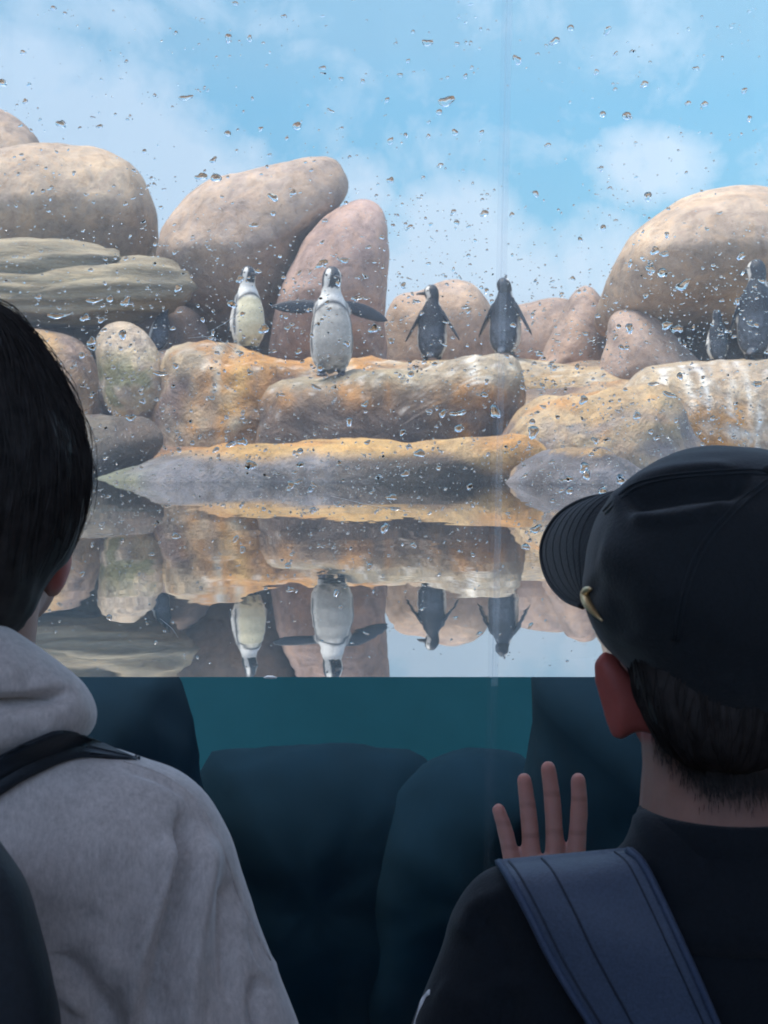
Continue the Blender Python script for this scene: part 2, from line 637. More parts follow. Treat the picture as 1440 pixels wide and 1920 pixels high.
ORANGE = (0.40, 0.20, 0.055)
AMBER = (0.45, 0.285, 0.10)
CREAM = (0.385, 0.315, 0.215)
BEIGE = (0.375, 0.295, 0.22)
PINK = (0.29, 0.22, 0.18)
GREY = (0.26, 0.235, 0.21)
SLATE = (0.17, 0.18, 0.21)
DARK = (0.055, 0.05, 0.052)
WHITE = (0.72, 0.72, 0.68)
MOSS = (0.13, 0.15, 0.06)
OLIVE = (0.255, 0.22, 0.15)


def col_base(p, base, k=0.18, s=1.6, tint=None):
    v = 1 + k * fbm(p, s, 4)
    c = tuple(x * v for x in base)
    if tint: c = lerp(c, tint, 0.5 * sstep(-0.1, 0.5, fbm(p + Vector((9, 4, 2)), s * 0.8, 3)))
    return c


def stain(p, c, amount, colour, sx=5.0, sz=1.2, thr=0.0):
    """run-off streaks that follow gravity"""
    n = fbm((p.x * sx, p.y * sx * 0.6, p.z * sz), 1.0, 4) + 0.35 * fbm(p, 9, 3)
    return lerp(c, colour, amount * sstep(thr - 0.15, thr + 0.45, n))


def splats(p, n, c, k=1.0):
    if n.z < 0.15: return c
    w = sstep(0.30, 0.45, fbm(p + Vector((3, 8, 1)), 20, 3)) * sstep(0.15, 0.5, n.z)
    return lerp(c, WHITE, 0.35 * k * w)


def wet(p, c, top=0.10, col=DARK):
    e = top + 0.05 * fbm((p.x * 3, p.y * 3, 0), 1, 3)
    return lerp(c, col, 0.8 * sstep(e + 0.05, e - 0.04, p.z))


V, F, cols = [], [], []
NX, NY = 150, 90
for j in range(NY + 1):
    for i in range(NX + 1):
        x = -6.9 + 13.8 * i / NX; y = 6.91 + 8.0 * (j / NY) ** 1.3
        p = Vector((x, y, terrain_z(x, y)))
        V.append(p)
        c = col_base(p, CREAM, 0.25, 2.0, BEIGE)
        c = stain(p, c, 0.9, ORANGE, 3.0, 2.0, -0.15)
        c = stain(p + Vector((4, 0, 2)), c, 0.8, (0.13, 0.10, 0.095), 2.6, 3.0, 0.02)
        c = wet(p, c, 0.06, SLATE)
        cols.append(c)
for j in range(NY):
    for i in range(NX):
        a = j * (NX + 1) + i
        F.append((a, a + 1, a + NX + 2, a + NX + 1))
terrain = mesh('terrain', V, F, M['ledge'], cols=cols)
tag(terrain, kind='structure')

ROCKS = []


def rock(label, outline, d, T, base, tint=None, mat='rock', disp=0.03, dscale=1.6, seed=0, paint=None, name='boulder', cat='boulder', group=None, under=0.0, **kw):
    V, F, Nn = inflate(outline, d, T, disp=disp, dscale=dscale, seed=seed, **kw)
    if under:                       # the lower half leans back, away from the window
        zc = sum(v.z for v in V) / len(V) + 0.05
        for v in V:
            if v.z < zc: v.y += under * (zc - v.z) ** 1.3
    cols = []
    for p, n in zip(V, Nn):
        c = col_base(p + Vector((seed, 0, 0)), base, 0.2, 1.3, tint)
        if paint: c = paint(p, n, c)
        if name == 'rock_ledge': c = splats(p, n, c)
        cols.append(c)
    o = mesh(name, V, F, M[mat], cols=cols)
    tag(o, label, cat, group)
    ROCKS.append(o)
    return o


def X(px, d): return (px - CX) / FPX * d
def Z(py, d): return W(720, py, d).z


# -- back row, left
rock('pale boulder at the far left edge, its top reaching highest of all', [(-260, 330), (-120, 225), (-20, 200), (40, 232), (78, 290), (60, 430), (-60, 520), (-240, 480)], 11.6, 0.75, BEIGE, PINK, seed=1)
rock('broad rounded tan boulder resting above the flat olive slabs', [(-170, 350), (-60, 300), (20, 276), (80, 268), (150, 271), (215, 288), (262, 328), (287, 385), (292, 440), (284, 480), (250, 505), (150, 530), (0, 520), (-150, 490)],
     10.8, 0.62, BEIGE, (0.40, 0.31, 0.21), seed=2, a=0.88, b=0.9, under=0.9)


def p_slab(p, n, c):
    l = math.sin(p.z * 70 + 4 * fbm((p.x * 1.2, p.y, p.z * 3), 1, 3))
    c = lerp(c, tuple(x * 0.72 for x in c), 0.5 + 0.5 * l)
    return c


def h_slab(p, n):
    return 0.012 * math.sin(p.z * 75 + 5 * fbm((p.x * 1.3, p.y, p.z * 3), 1, 3)) + 0.012 * fbm((p.x * 2, p.y * 2, p.z * 14), 1, 3)


rock('upper short layered slab under the broad tan boulder', [(-220, 460), (0, 450), (100, 452), (170, 460), (215, 470), (231, 486), (205, 515), (60, 545), (-200, 540)], 9.75, 0.55, OLIVE, GREY, 'slab', 0.02, 2, 3, p_slab, 'rock_slab', 'slab', hook=h_slab, a=0.7, b=0.8)
rock('long flat olive slab with pointed end above the mossy egg-shaped boulder', [(-220, 505), (60, 497), (190, 493), (245, 487), (300, 487), (342, 505), (368, 536), (345, 566), (295, 594), (190, 612), (40, 606), (-220, 600)],
     9.65, 0.55, OLIVE, GREY, 'slab', 0.02, 2, 4, p_slab, 'rock_slab', 'slab', hook=h_slab, a=0.7, b=0.8)

# -- leaning pair
rock('large leaning boulder with its blunt top tilted right against the sky', [(292, 470), (303, 418), (335, 378), (385, 342), (450, 320), (530, 304), (595, 291), (632, 300), (653, 330), (652, 362), (625, 398), (585, 440), (560, 500), (545, 560), (535, 630), (520, 690), (380, 690), (310, 670), (290, 560)],
     10.4, 0.55, (0.335, 0.265, 0.21), PINK, seed=5, center=(440, 480), disp=0.035, a=0.9, b=0.95, under=1.1)
rock('upright reddish boulder behind the penguin with spread flippers', [(505, 640), (515, 570), (540, 505), (580, 440), (625, 395), (668, 375), (698, 378), (718, 402), (727, 450), (726, 560), (724, 660), (715, 705), (560, 710), (508, 690)],
     10.0, 0.42, (0.36, 0.26, 0.22), (0.33, 0.23, 0.21), seed=6, disp=0.03, a=0.9, b=0.95, under=0.7)

# -- distant low rocks
rock('low rounded rock behind the penguin standing left of the glass joint', [(715, 720), (722, 610), (745, 558), (785, 549), (825, 536), (862, 530), (895, 543), (922, 585), (935, 650), (930, 730)], 11.4, 0.5, PINK, BEIGE, seed=7, a=0.8)
rock('hazy low rock in the gap right of the glass joint', [(900, 730), (918, 610), (950, 577), (990, 566), (1040, 556), (1082, 568), (1105, 630), (1110, 730)], 12.0, 0.5, PINK, BEIGE, seed=8, a=0.8)
rock('pointed cone-like rock left of the huge right boulder', [(980, 740), (1015, 665), (1045, 590), (1070, 548), (1100, 534), (1128, 556), (1142, 610), (1150, 690), (1150, 740)], 10.9, 0.4, PINK, (0.36, 0.28, 0.23), seed=9)
rock('huge smooth beige boulder overhanging the penguins at the right', [(1136, 600), (1140, 545), (1156, 492), (1184, 442), (1232, 402), (1302, 368), (1380, 353), (1470, 356), (1600, 385), (1700, 480), (1690, 590), (1560, 625), (1440, 622), (1340, 606), (1250, 618), (1170, 625)],
     10.0, 0.85, (0.375, 0.295, 0.22), BEIGE, seed=10, disp=0.03, a=0.85, b=0.9, center=(1400, 480), under=1.3)
rock('wedge-shaped rock tucked under the huge right boulder', [(1136, 730), (1136, 640), (1150, 590), (1200, 580), (1258, 626), (1300, 668), (1330, 700), (1320, 730)], 9.8, 0.35, PINK, GREY, seed=11)
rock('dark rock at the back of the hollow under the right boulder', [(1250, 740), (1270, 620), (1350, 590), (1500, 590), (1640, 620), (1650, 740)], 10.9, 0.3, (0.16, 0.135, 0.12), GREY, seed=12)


# -- left bank
def p_left(p, n, c):
    c = stain(p, c, 0.6, AMBER, 4, 1.2, 0.05)
    c = stain(p + Vector((3, 1, 0)), c, 0.5, (0.16, 0.12, 0.12), 5, 0.8, 0.05)
    return wet(p, c, 0.12)


rock('brown rock beside the dark hair, left of the mossy boulder', [(-160, 660), (-20, 616), (60, 611), (125, 622), (165, 655), (186, 715), (190, 800), (180, 900), (150, 960), (-150, 960)], 9.2, 0.4, (0.38, 0.29, 0.22), PINK, 'ledge', seed=13, paint=p_left)


def p_egg(p, n, c):
    g = sstep(-0.1, 0.35, fbm(p + Vector((2, 2, 5)), 4.5, 4)) * sstep(Z(640, 8.9), Z(690, 8.9), p.z)
    c = lerp(c, (0.50, 0.42, 0.25), 0.7 * g)
    mo = sstep(0.10, 0.45, fbm(p + Vector((5, 1, 1)), 5.5, 4) + 0.35 * math.exp(-((p.x - X(215, 8.9)) / 0.12) ** 2)) * sstep(Z(650, 8.9), Z(700, 8.9), p.z)
    c = lerp(c, MOSS, 0.75 * mo)
    k = sstep(0.25, 0.5, fbm((p.x * 7, p.y * 7, p.z * 2.5), 1, 4)) * sstep(Z(690, 8.9), Z(760, 8.9), p.z)
    return lerp(c, (0.14, 0.11, 0.11), 0.8 * k)


rock('mossy egg-shaped boulder with green and yellow patches', [(178, 655), (190, 622), (215, 606), (246, 606), (280, 628), (302, 665), (315, 712), (316, 755), (300, 785), (262, 796), (228, 790), (204, 765), (192, 720)], 8.9, 0.28, (0.44, 0.37, 0.30), CREAM, 'ledge', 0.02, 3, 14, p_egg)


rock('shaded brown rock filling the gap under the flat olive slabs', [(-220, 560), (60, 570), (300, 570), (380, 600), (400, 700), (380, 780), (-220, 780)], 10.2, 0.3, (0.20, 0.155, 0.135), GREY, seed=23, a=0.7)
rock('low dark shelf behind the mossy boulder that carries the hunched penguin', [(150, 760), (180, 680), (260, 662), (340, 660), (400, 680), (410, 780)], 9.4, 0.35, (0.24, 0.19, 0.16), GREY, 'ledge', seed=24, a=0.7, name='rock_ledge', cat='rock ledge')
rock('back shelf under the right boulder that carries the two right penguins', [(1160, 800), (1190, 705), (1260, 684), (1340, 680), (1440, 676), (1580, 680), (1660, 720), (1680, 800)], 9.0, 0.55, CREAM, BEIGE, 'ledge', seed=25, a=0.7, b=0.7, name='rock_ledge', cat='rock ledge')


# -- ledges where the penguins stand
def p_ledge(p, n, c):
    c = lerp(c, (0.19, 0.12, 0.075), 0.85 * sstep(Z(675, 8.6), Z(705, 8.6), p.z + 0.05 * fbm(p, 4, 3)))  # brown stain on the face, also painted dark for a top-lit look
    c = stain(p, c, 0.95, ORANGE, 4.5, 1.0, -0.12)
    v = sstep(Z(690, 8.6), Z(730, 8.6), p.z + 0.05 * fbm(p, 5, 3))
    c = stain(p + Vector((7, 3, 0)), c, 0.9 * v, (0.13, 0.09, 0.08), 5, 0.9, -0.12)
    c = lerp(c, AMBER, 0.8 * math.exp(-((p.x - X(455, 8.5) - 0.1 * nz(p.z * 4, 1)) / 0.07) ** 2) * sstep(-0.3, 0.2, fbm(p, 6, 3)))
    c = stain(p + Vector((1, 3, 5)), c, 0.7, CREAM, 3, 2.2, 0.1)
    for px in (420, 575, 452):
        w = math.exp(-((p.x - X(px, 8.8) - 0.02 * nz(p.z * 6, px)) / 0.018) ** 2) * sstep(-0.2, 0.3, nz(p.z * 5, px * 0.1))
        c = lerp(c, (0.42, 0.46, 0.40), 0.6 * w)
    return wet(p, c, 0.10, (0.10, 0.085, 0.085))


rock('orange-stained ledge under the white-bellied penguin', [(286, 760), (305, 690), (335, 664), (400, 655), (480, 657), (560, 672), (660, 678), (745, 683), (800, 700), (790, 790), (640, 900), (480, 930), (330, 940), (278, 860)],
     8.85, 0.5, CREAM, AMBER, 'ledge', 0.07, 2.4, 15, p_ledge, 'rock_ledge', 'rock ledge', a=0.62, b=0.65, oct=5)
rock('sandy back ledge under the penguins beside the glass joint', [(640, 760), (680, 690), (760, 679), (860, 677), (980, 676), (1080, 690), (1180, 700), (1240, 720), (1250, 800), (900, 810)], 9.9, 0.5, CREAM, BEIGE, 'ledge', 0.03, 2.4, 16,
     lambda p, n, c: stain(p, c, 0.6, AMBER, 4, 1.5, 0.0), 'rock_ledge', 'rock ledge', a=0.75, b=0.75)


def p_log(p, n, c):
    f = sstep(Z(708, 8.2), Z(750, 8.2), p.z + 0.03 * fbm(p, 4, 3))
    c = lerp(c, OLIVE, 0.4)
    c = lerp(c, (0.17, 0.112, 0.07), 0.9 * f)  # stained front, its brown deepened so the log looks lit from above
    s = (fbm((p.x * 5.5 + 3, 0.3, p.z * 0.7), 1, 4) + 0.3 * fbm(p, 8, 3))
    c = lerp(c, ORANGE, 0.9 * f * sstep(-0.15, 0.25, s))
    s2 = fbm((p.x * 3.2 + 13, 0.3, p.z * 1.2), 1, 4) + 0.45 * fbm(p, 7, 3) + 0.25 * math.exp(-((p.x - X(600, 8)) / 0.13) ** 2) + 0.3 * math.exp(-((p.x - X(870, 8)) / 0.16) ** 2)
    c = lerp(c, (0.10, 0.075, 0.065), 0.92 * sstep(Z(728, 8.2), Z(790, 8.2), p.z) * sstep(-0.3, 0.15, s2))
    w = math.exp(-((p.x - X(888, 7.9) - 0.03 * nz(p.z * 5, 3)) / 0.012) ** 2) * sstep(Z(780, 8), Z(690, 8), p.z)
    return lerp(c, WHITE, 0.8 * w)


rock('long log-shaped ledge under the penguin with spread flippers', [(474, 870), (480, 800), (497, 752), (540, 722), (600, 712), (700, 700), (800, 690), (900, 681), (955, 684), (982, 708), (988, 745), (972, 790), (950, 840), (940, 905), (720, 925), (500, 920)],
     8.2, 0.36, (0.33, 0.28, 0.19), BEIGE, 'ledge', 0.06, 2.6, 17, p_log, 'rock_ledge', 'rock ledge', a=0.62, b=0.62, oct=5)


def p_slope(p, n, c):
    c = lerp(c, (0.27, 0.20, 0.15), 0.7 * sstep(-0.1, 0.3, fbm((p.x * 2, p.y, p.z * 4), 1, 4)))
    c = stain(p, c, 0.85, ORANGE, 3, 3, 0.0)
    s = fbm((p.x * 1.6 + 3, p.y * 1.6, p.z * 5), 1, 4)
    c = lerp(c, (0.19, 0.175, 0.18), 0.9 * sstep(-0.1, 0.25, s) * sstep(Z(755, 7.5), Z(800, 7.5), p.z))
    return wet(p, c, 0.02)


rock('cream sloping rock right of the log-shaped ledge', [(880, 985), (905, 890), (940, 835), (990, 785), (1060, 752), (1140, 738), (1215, 745), (1290, 790), (1330, 985)], 7.7, 0.55, CREAM, AMBER, 'ledge', 0.08, 2, 18, p_slope, a=0.75, b=0.8, oct=5)


def p_right(p, n, c):
    d = 8.0
    f = sstep(Z(740, d), Z(790, d), p.z + 0.06 * fbm(p, 3, 3))
    s = fbm((p.x * 5, 0.7, p.z * 0.8), 1, 4) + 0.3 * fbm(p, 8, 3)
    c = lerp(c, (0.56, 0.28, 0.06), 0.95 * f * sstep(-0.4, 0.1, s))
    c = lerp(c, (0.15, 0.12, 0.11), 0.75 * sstep(Z(770, d), Z(840, d), p.z) * sstep(0.0, 0.35, fbm((p.x * 4 + 9, 0.7, p.z * 2), 1, 4)))
    for px in (1258, 1330, 1381, 1410, 1300, 1432):
        w = math.exp(-((p.x - X(px, 7.7) - 0.025 * nz(p.z * 4, px)) / 0.014) ** 2) * sstep(-0.45, 0.2, nz(p.z * 3, px * 0.37))
        c = lerp(c, WHITE, 0.95 * w)
    return wet(p, c, 0.06)


rock('pale ledge with white streaks and orange base behind the black cap', [(1172, 790), (1182, 735), (1205, 696), (1260, 682), (1340, 679), (1440, 677), (1560, 684), (1640, 760), (1640, 930), (1450, 960), (1270, 940), (1210, 880)],
     8.2, 0.42, CREAM, BEIGE, 'ledge', 0.035, 2.2, 19, p_right, 'rock_ledge', 'rock ledge', a=0.7, b=0.75)


# -- shore
def p_shore(p, n, c):
    d = 7.2
    e = 0.118 + 0.045 * fbm((p.x * 2.5, 1, 0), 1, 3) - 0.05 * sstep(0.1, 0.6, p.x)
    f = sstep(e + 0.03, e - 0.04, p.z)
    c = lerp(c, ORANGE, 0.7 * sstep(-0.2, 0.3, fbm((p.x * 3, p.y * 3, p.z * 8), 1, 4)))
    g = lerp((0.15, 0.155, 0.175), (0.028, 0.026, 0.026), sstep(X(520, d), X(700, d), p.x + 0.35 * fbm(p, 3, 4)))
    g = lerp(g, DARK, 0.6 * sstep(0.0, 0.4, fbm((p.x * 4, p.y * 4, p.z * 12 + 7), 1, 4)))
    c = lerp(c, g, 0.95 * f)
    return lerp(c, MOSS, 0.6 * sstep(X(330, d), X(220, d), p.x + 0.1 * fbm(p, 4, 3)))


rock('low shore rock with an amber rim and slate front at the waterline', [(150, 930), (190, 895), (260, 872), (340, 852), (480, 838), (620, 830), (780, 832), (930, 824), (1010, 836), (1040, 880), (1030, 960), (950, 1010), (250, 1010)],
     7.25, 0.5, AMBER, CREAM, 'ledge', 0.05, 2.2, 20, p_shore, 'shore_rock', 'shore rock', a=0.62, b=0.7, oct=5)
rock('dark wet shore rock with grey swirls left of the black cap', [(900, 970), (950, 895), (1010, 862), (1090, 842), (1165, 852), (1230, 880), (1300, 930), (1310, 1010), (920, 1010)],
     6.75, 0.35, (0.19, 0.185, 0.20), SLATE, 'ledge', 0.07, 2.2, 21,
     lambda p, n, c: wet(p, lerp(stain(p, c, 0.8, (0.10, 0.09, 0.09), 2.0, 5, -0.05), AMBER, 0.6 * sstep(0.15, 0.3, fbm((p.x * 2, p.y * 2, p.z * 9), 1, 3))), -0.02), 'shore_rock', 'shore rock', a=0.8)
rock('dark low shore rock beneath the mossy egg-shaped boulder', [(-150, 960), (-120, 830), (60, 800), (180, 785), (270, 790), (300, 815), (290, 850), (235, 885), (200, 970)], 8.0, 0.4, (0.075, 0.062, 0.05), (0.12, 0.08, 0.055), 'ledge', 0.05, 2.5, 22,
     lambda p, n, c: wet(p, stain(p, c, 0.6, (0.16, 0.14, 0.10), 4, 3), 0.08), 'shore_rock', 'shore rock')


# -- sunken rocks seen through the lower glass
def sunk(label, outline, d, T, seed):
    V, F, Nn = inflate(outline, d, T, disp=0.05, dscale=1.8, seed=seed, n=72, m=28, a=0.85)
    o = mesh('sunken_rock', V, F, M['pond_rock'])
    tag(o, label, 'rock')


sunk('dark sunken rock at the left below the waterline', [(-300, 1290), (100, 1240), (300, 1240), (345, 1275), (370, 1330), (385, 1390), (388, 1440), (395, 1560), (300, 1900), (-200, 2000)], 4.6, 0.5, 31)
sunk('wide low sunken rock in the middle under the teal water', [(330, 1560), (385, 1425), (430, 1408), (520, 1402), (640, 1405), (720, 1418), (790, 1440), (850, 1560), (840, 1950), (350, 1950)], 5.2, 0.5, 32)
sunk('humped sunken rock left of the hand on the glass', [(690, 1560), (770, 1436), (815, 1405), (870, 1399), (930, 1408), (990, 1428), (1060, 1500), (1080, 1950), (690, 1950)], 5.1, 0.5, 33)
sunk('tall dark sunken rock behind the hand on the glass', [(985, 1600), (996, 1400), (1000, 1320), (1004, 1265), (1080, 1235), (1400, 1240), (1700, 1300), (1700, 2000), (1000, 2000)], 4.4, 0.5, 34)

# ------------------------------------------------------------------ penguins
ROCK_BVH = bvh_of(ROCKS + [terrain])


def body_profile(z):
    """half width, half depth and forward shift of the trunk at height z (adult 0.56 m tall)"""
    T = [(0.03, 0.045, 0.045, 0.012), (0.06, 0.078, 0.075, 0.008), (0.11, 0.095, 0.092, 0.0), (0.18, 0.100, 0.098, -0.006), (0.26, 0.093, 0.09, -0.006), (0.33, 0.080, 0.075, 0.0),
         (0.385, 0.062, 0.058, 0.006), (0.42, 0.047, 0.046, 0.006), (0.45, 0.042, 0.044, 0.002), (0.48, 0.044, 0.049, -0.003), (0.51, 0.043, 0.049, -0.007), (0.535, 0.034, 0.039, -0.007), (0.553, 0.016, 0.018, -0.004)]
    if z <= T[0][0]: return T[0][1:]
    for a, b in zip(T, T[1:]):
        if z <= b[0]:
            t = (z - a[0]) / (b[0] - a[0]); t = t * t * (3 - 2 * t) * 0.5 + t * 0.5
            return tuple(a[i] + (b[i] - a[i]) * t for i in (1, 2, 3))
    return T[-1][1:]


BLACK, PWHITE = (0.022, 0.026, 0.034), (0.62, 0.60, 0.55)


def penguin(label, px, py, d, face=0.0, height=0.56, lean=0.0, flip=(20, 20), flip_fwd=0.0, head_turn=0.0, tan=None, side_lean=0.0, twist=0.0, beak_up=0.0):
    """face: degrees turned from looking straight at the window"""
    b = Blob()
    V, F = [], []
    zs = [0.03 + 0.523 * i / 44 for i in range(45)]
    seg = 28
    for z in zs:
        rx, ry, oy = body_profile(z)
        for k in range(seg):
            a = 2 * math.pi * k / seg
            V.append((rx * math.cos(a), oy + ry * math.sin(a), z))
    for j in range(44):
        for k in range(seg):
            l = (k + 1) % seg
            F.append((j * seg + k, j * seg + l, (j + 1) * seg + l, (j + 1) * seg + k))
    F.append(tuple(range(seg))[::-1]); F.append(tuple(44 * seg + k for k in range(seg)))
    b.add(V, F)
    tips = []
    for s, ang in ((-1, flip[0]), (1, flip[1])):          # s=-1: photograph's left
        a = R(ang)
        root = Vector((s * 0.062, 0.012, 0.362))
        dirv = Vector((s * math.sin(a), -flip_fwd, -math.cos(a))).normalized()
        nrm = Vector((s * math.cos(a), 0, math.sin(a)))
        side = dirv.cross(nrm).normalized()
        tw = Matrix.Rotation(R(twist) * s, 3, dirv)
        side, nrm = tw @ side, tw @ nrm
        P, Fv = [], []
        prof = [(0, 0.024, 0.016), (0.03, 0.034, 0.014), (0.09, 0.039, 0.011), (0.15, 0.036, 0.009), (0.20, 0.027, 0.008), (0.235, 0.012, 0.006), (0.25, 0.004, 0.004)]
        sg = 12
        for (t, w, h) in prof:
            c = root + dirv * (t * (0.86 if twist else 1.0)) + side * (0.02 * (t / 0.25) ** 2)
            for k in range(sg):
                an = 2 * math.pi * k / sg
                P.append(c + side * (w * math.cos(an)) + nrm * (h * math.sin(an)))
        for j in range(len(prof) - 1):
            for k in range(sg):
                l = (k + 1) % sg
                Fv.append((j * sg + k, j * sg + l, (j + 1) * sg + l, (j + 1) * sg + k))
        Fv.append(tuple(range(sg))[::-1]); Fv.append(tuple((len(prof) - 1) * sg + k for k in range(sg)))
        b.add(P, Fv)
        tips.append((root, dirv))
    # thighs, tail
    for s in (-1, 1):
        b.cap([(s * 0.045, 0.0, 0.07), (s * 0.045, -0.005, 0.025)], [0.03, 0.018], 10)
    b.ell((0, 0.085, 0.045), (0.026, 0.05, 0.012), Matrix.Rotation(R(-28), 3, 'X'), 12, 8)

    def colour(p, n):
        rx, ry, oy = body_profile(p.z)
        q = math.hypot(p.x / (rx + 0.009), (p.y - oy) / (ry + 0.009))
        for root, dv in tips:
            t = (p - root).dot(dv)
            if q > 1.0 and t > 0.0 and p.z > 0.09 and abs(p.x) > 0.03:
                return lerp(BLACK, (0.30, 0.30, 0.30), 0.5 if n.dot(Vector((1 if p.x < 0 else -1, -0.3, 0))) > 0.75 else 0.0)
        if p.z < 0.035: return (0.05, 0.045, 0.045)
        fa = abs(math.degrees(math.atan2(p.x / rx, -(p.y - oy) / ry)))      # 0 front, 180 back
        wob = 5 * nz(p.x * 20, p.y * 20, p.z * 20)
        fa += wob
        z = p.z
        if z < 0.40:
            c = BLACK
            edge = 116 - 36 * sstep(0.2, 0.4, z)
            back = lerp(BLACK, (0.085, 0.10, 0.125), 0.9 * sstep(0.30, 0.2, z) * sstep(118, 150, fa) * (0.6 + 0.8 * nz(p.x * 45, p.y * 45, z * 45)))  # blue-grey sheen of the lower back is painted into the plumage colour
            c = lerp(PWHITE, back, sstep(edge - 8, edge + 8, fa))
            c = tuple(v * (1 + 0.25 * nz(p.x * 60, p.y * 60, z * 60)) for v in c)
            if tan: c = lerp(c, tan, 0.75 * sstep(68, 45, fa) * sstep(0.38, 0.33, z)) if fa < edge else c
            # horseshoe breast band running down the flanks
            arch = 0.372 - 0.00001 * fa * fa
            band = max(math.exp(-((z - arch) / 0.013) ** 2) * sstep(75, 60, fa), math.exp(-((fa - 72) / 9) ** 2) * sstep(0.08, 0.14, z) * sstep(0.39, 0.35, z))
            c = lerp(c, BLACK, 0.95 * band)
            c = lerp(c, (0.07, 0.07, 0.07), 0.7 * sstep(0.13, 0.06, z) * sstep(0.0, 0.4, nz(p.x * 40, p.y * 40, z * 40) + 0.1) if fa < 100 else 0)
            return c
        # neck and head: white loop round a black face
        hz = (z - 0.40) / 0.15
        if z < 0.445:
            return lerp(PWHITE, BLACK, sstep(95, 120, fa))
        loop = math.exp(-((fa - (60 - 8 * sstep(0.47, 0.535, z))) / 22) ** 2) * sstep(0.552, 0.53, z)
        return lerp(BLACK, PWHITE, 1.0 * sstep(0.35, 0.6, loop))

    piv = Vector((0, 0.0, 0.455))
    if beak_up:
        for v in b.V:
            w = sstep(0.43, 0.48, v.z)
            if w and abs(v.x) < 0.06: v.xyz = piv + Matrix.Rotation(-R(beak_up) * w, 3, 'X') @ (v - piv)
        fn0 = colour

        def colour(p, n, fn0=fn0):
            w = sstep(0.43, 0.48, p.z)
            return fn0(piv + Matrix.Rotation(R(beak_up) * w, 3, 'X') @ (p - piv), n) if w else fn0(p, n)
    # turn the head about the neck before fusing
    if head_turn:
        for v in b.V:
            w = sstep(0.42, 0.47, v.z)
            if w and abs(v.x) < 0.06:
                v.xy = (Matrix.Rotation(R(head_turn) * w, 3, 'Z') @ v).xy
        fn = colour

        def colour(p, n, fn=fn):
            w = sstep(0.42, 0.47, p.z)
            if w: p = Matrix.Rotation(-R(head_turn) * w, 3, 'Z') @ p
            return fn(p, n)
    o = b.build('penguin', 0.0065, M['plumage'], None, 5, colour)
    # beak
    bk = []
    V, F = [], []
    for t, rx, rz, dz in ((0, 0.0135, 0.017, 0), (0.015, 0.011, 0.014, 0), (0.035, 0.008, 0.011, -0.001), (0.05, 0.0055, 0.0085, -0.003), (0.06, 0.002, 0.003, -0.008)):
        for k in range(10):
            a = 2 * math.pi * k / 10
            q = Vector((rx * math.cos(a), -0.046 - t, 0.492 + dz + rz * math.sin(a)))
            if beak_up: q = piv + Matrix.Rotation(-R(beak_up), 3, 'X') @ (q - piv)
            V.append(Matrix.Rotation(R(head_turn), 3, 'Z') @ q)
    for j in range(4):
        for k in range(10):
            l = (k + 1) % 10
            F.append((j * 10 + k, j * 10 + l, (j + 1) * 10 + l, (j + 1) * 10 + k))
    F.append(tuple(40 + k for k in range(10)))
    mesh('beak', V, F, M['beak'], o)
    for s in (-1, 1):
        V, F = [], []
        e = Matrix.Rotation(R(head_turn), 3, 'Z') @ Vector((s * 0.036, -0.03, 0.507))
        eb = Blob(); eb.ell(e, (0.006, 0.006, 0.006), None, 8, 6)
        mesh('eye', eb.V, eb.F, M['beak'], o)
        fb = Blob()
        fb.cap([(s * 0.045, 0.0, 0.035), (s * 0.046, -0.005, 0.014)], [0.013, 0.011], 8)
        for a in (-24, 0, 24):
            u = Vector((math.sin(R(a)) * 0.06, -math.cos(R(a)) * 0.065, 0))
            fb.cap([Vector((s * 0.046, 0.0, 0.012)), Vector((s * 0.046, 0.0, 0.010)) + u * 0.6, Vector((s * 0.046, 0, 0.006)) + u], [0.011, 0.009, 0.005], 8)
        fb.build('foot', 0.005, M['foot'], o, 3)
    x = X(px, d)
    want = W(px, py, d).z
    hit = ROCK_BVH.ray_cast(Vector((x, d, want + 0.12)), Vector((0, 0, -1)))
    z = hit[0].z if hit[0] else want
    print('penguin', px, 'wanted z %.3f got %.3f' % (want, z), 'row', round(CY - FPX * ((z - want)) / d + py - CY, 1))
    o.location = (x, d, z - 0.004)
    s = height / 0.56
    o.scale = (s * 1.1, s * 1.1, s)
    o.rotation_euler = Matrix.Rotation(0, 3, 'X').to_euler()
    o.rotation_mode = 'XYZ'
    o.rotation_euler = (R(lean), R(side_lean), R(face))
    tag(o, label, 'penguin', 'penguins standing on the rocks')
    return o


penguin('penguin with both flippers spread wide, standing on the log-shaped ledge', 622, 716, 8.1, face=6, height=0.58, flip=(82, 74), head_turn=18, tan=(0.21, 0.20, 0.175), twist=82)  # dark belly tone: shading of the white belly put into its colour
penguin('penguin with a clean yellowish white belly in front of the leaning boulder', 466, 660, 8.98, face=22, height=0.50, flip=(12, 10), tan=(0.55, 0.48, 0.27), head_turn=10)
penguin('dark-backed penguin standing left of the glass joint, bill to the left', 810, 677, 9.8, face=172, height=0.49, flip=(30, 28), head_turn=95)
penguin('penguin behind the glass joint with its back turned, flippers held out', 946, 676, 9.75, face=160, height=0.52, flip=(28, 26), beak_up=58)
penguin('dark-backed penguin hunched behind the mossy egg-shaped boulder', 292, 662, 9.35, face=205, height=0.30, flip=(8, 8), side_lean=-14)
penguin('large penguin at the right edge, back turned, head to the left', 1416, 674, 8.75, face=150, height=0.57, flip=(46, 20), head_turn=75)
penguin('small penguin under the huge right boulder, back to the window', 1342, 680, 9.05, face=190, height=0.31, flip=(12, 12))

# ------------------------------------------------------------------ viewing hall and window
PANE_B, PANE_T = -0.85, 1.15


def seam_x(z):
    a, b = W(947, 0, GLASS_OUT), W(915, 1500, GLASS_OUT)
    return a.x + (b.x - a.x) * (z - a.z) / (b.z - a.z)


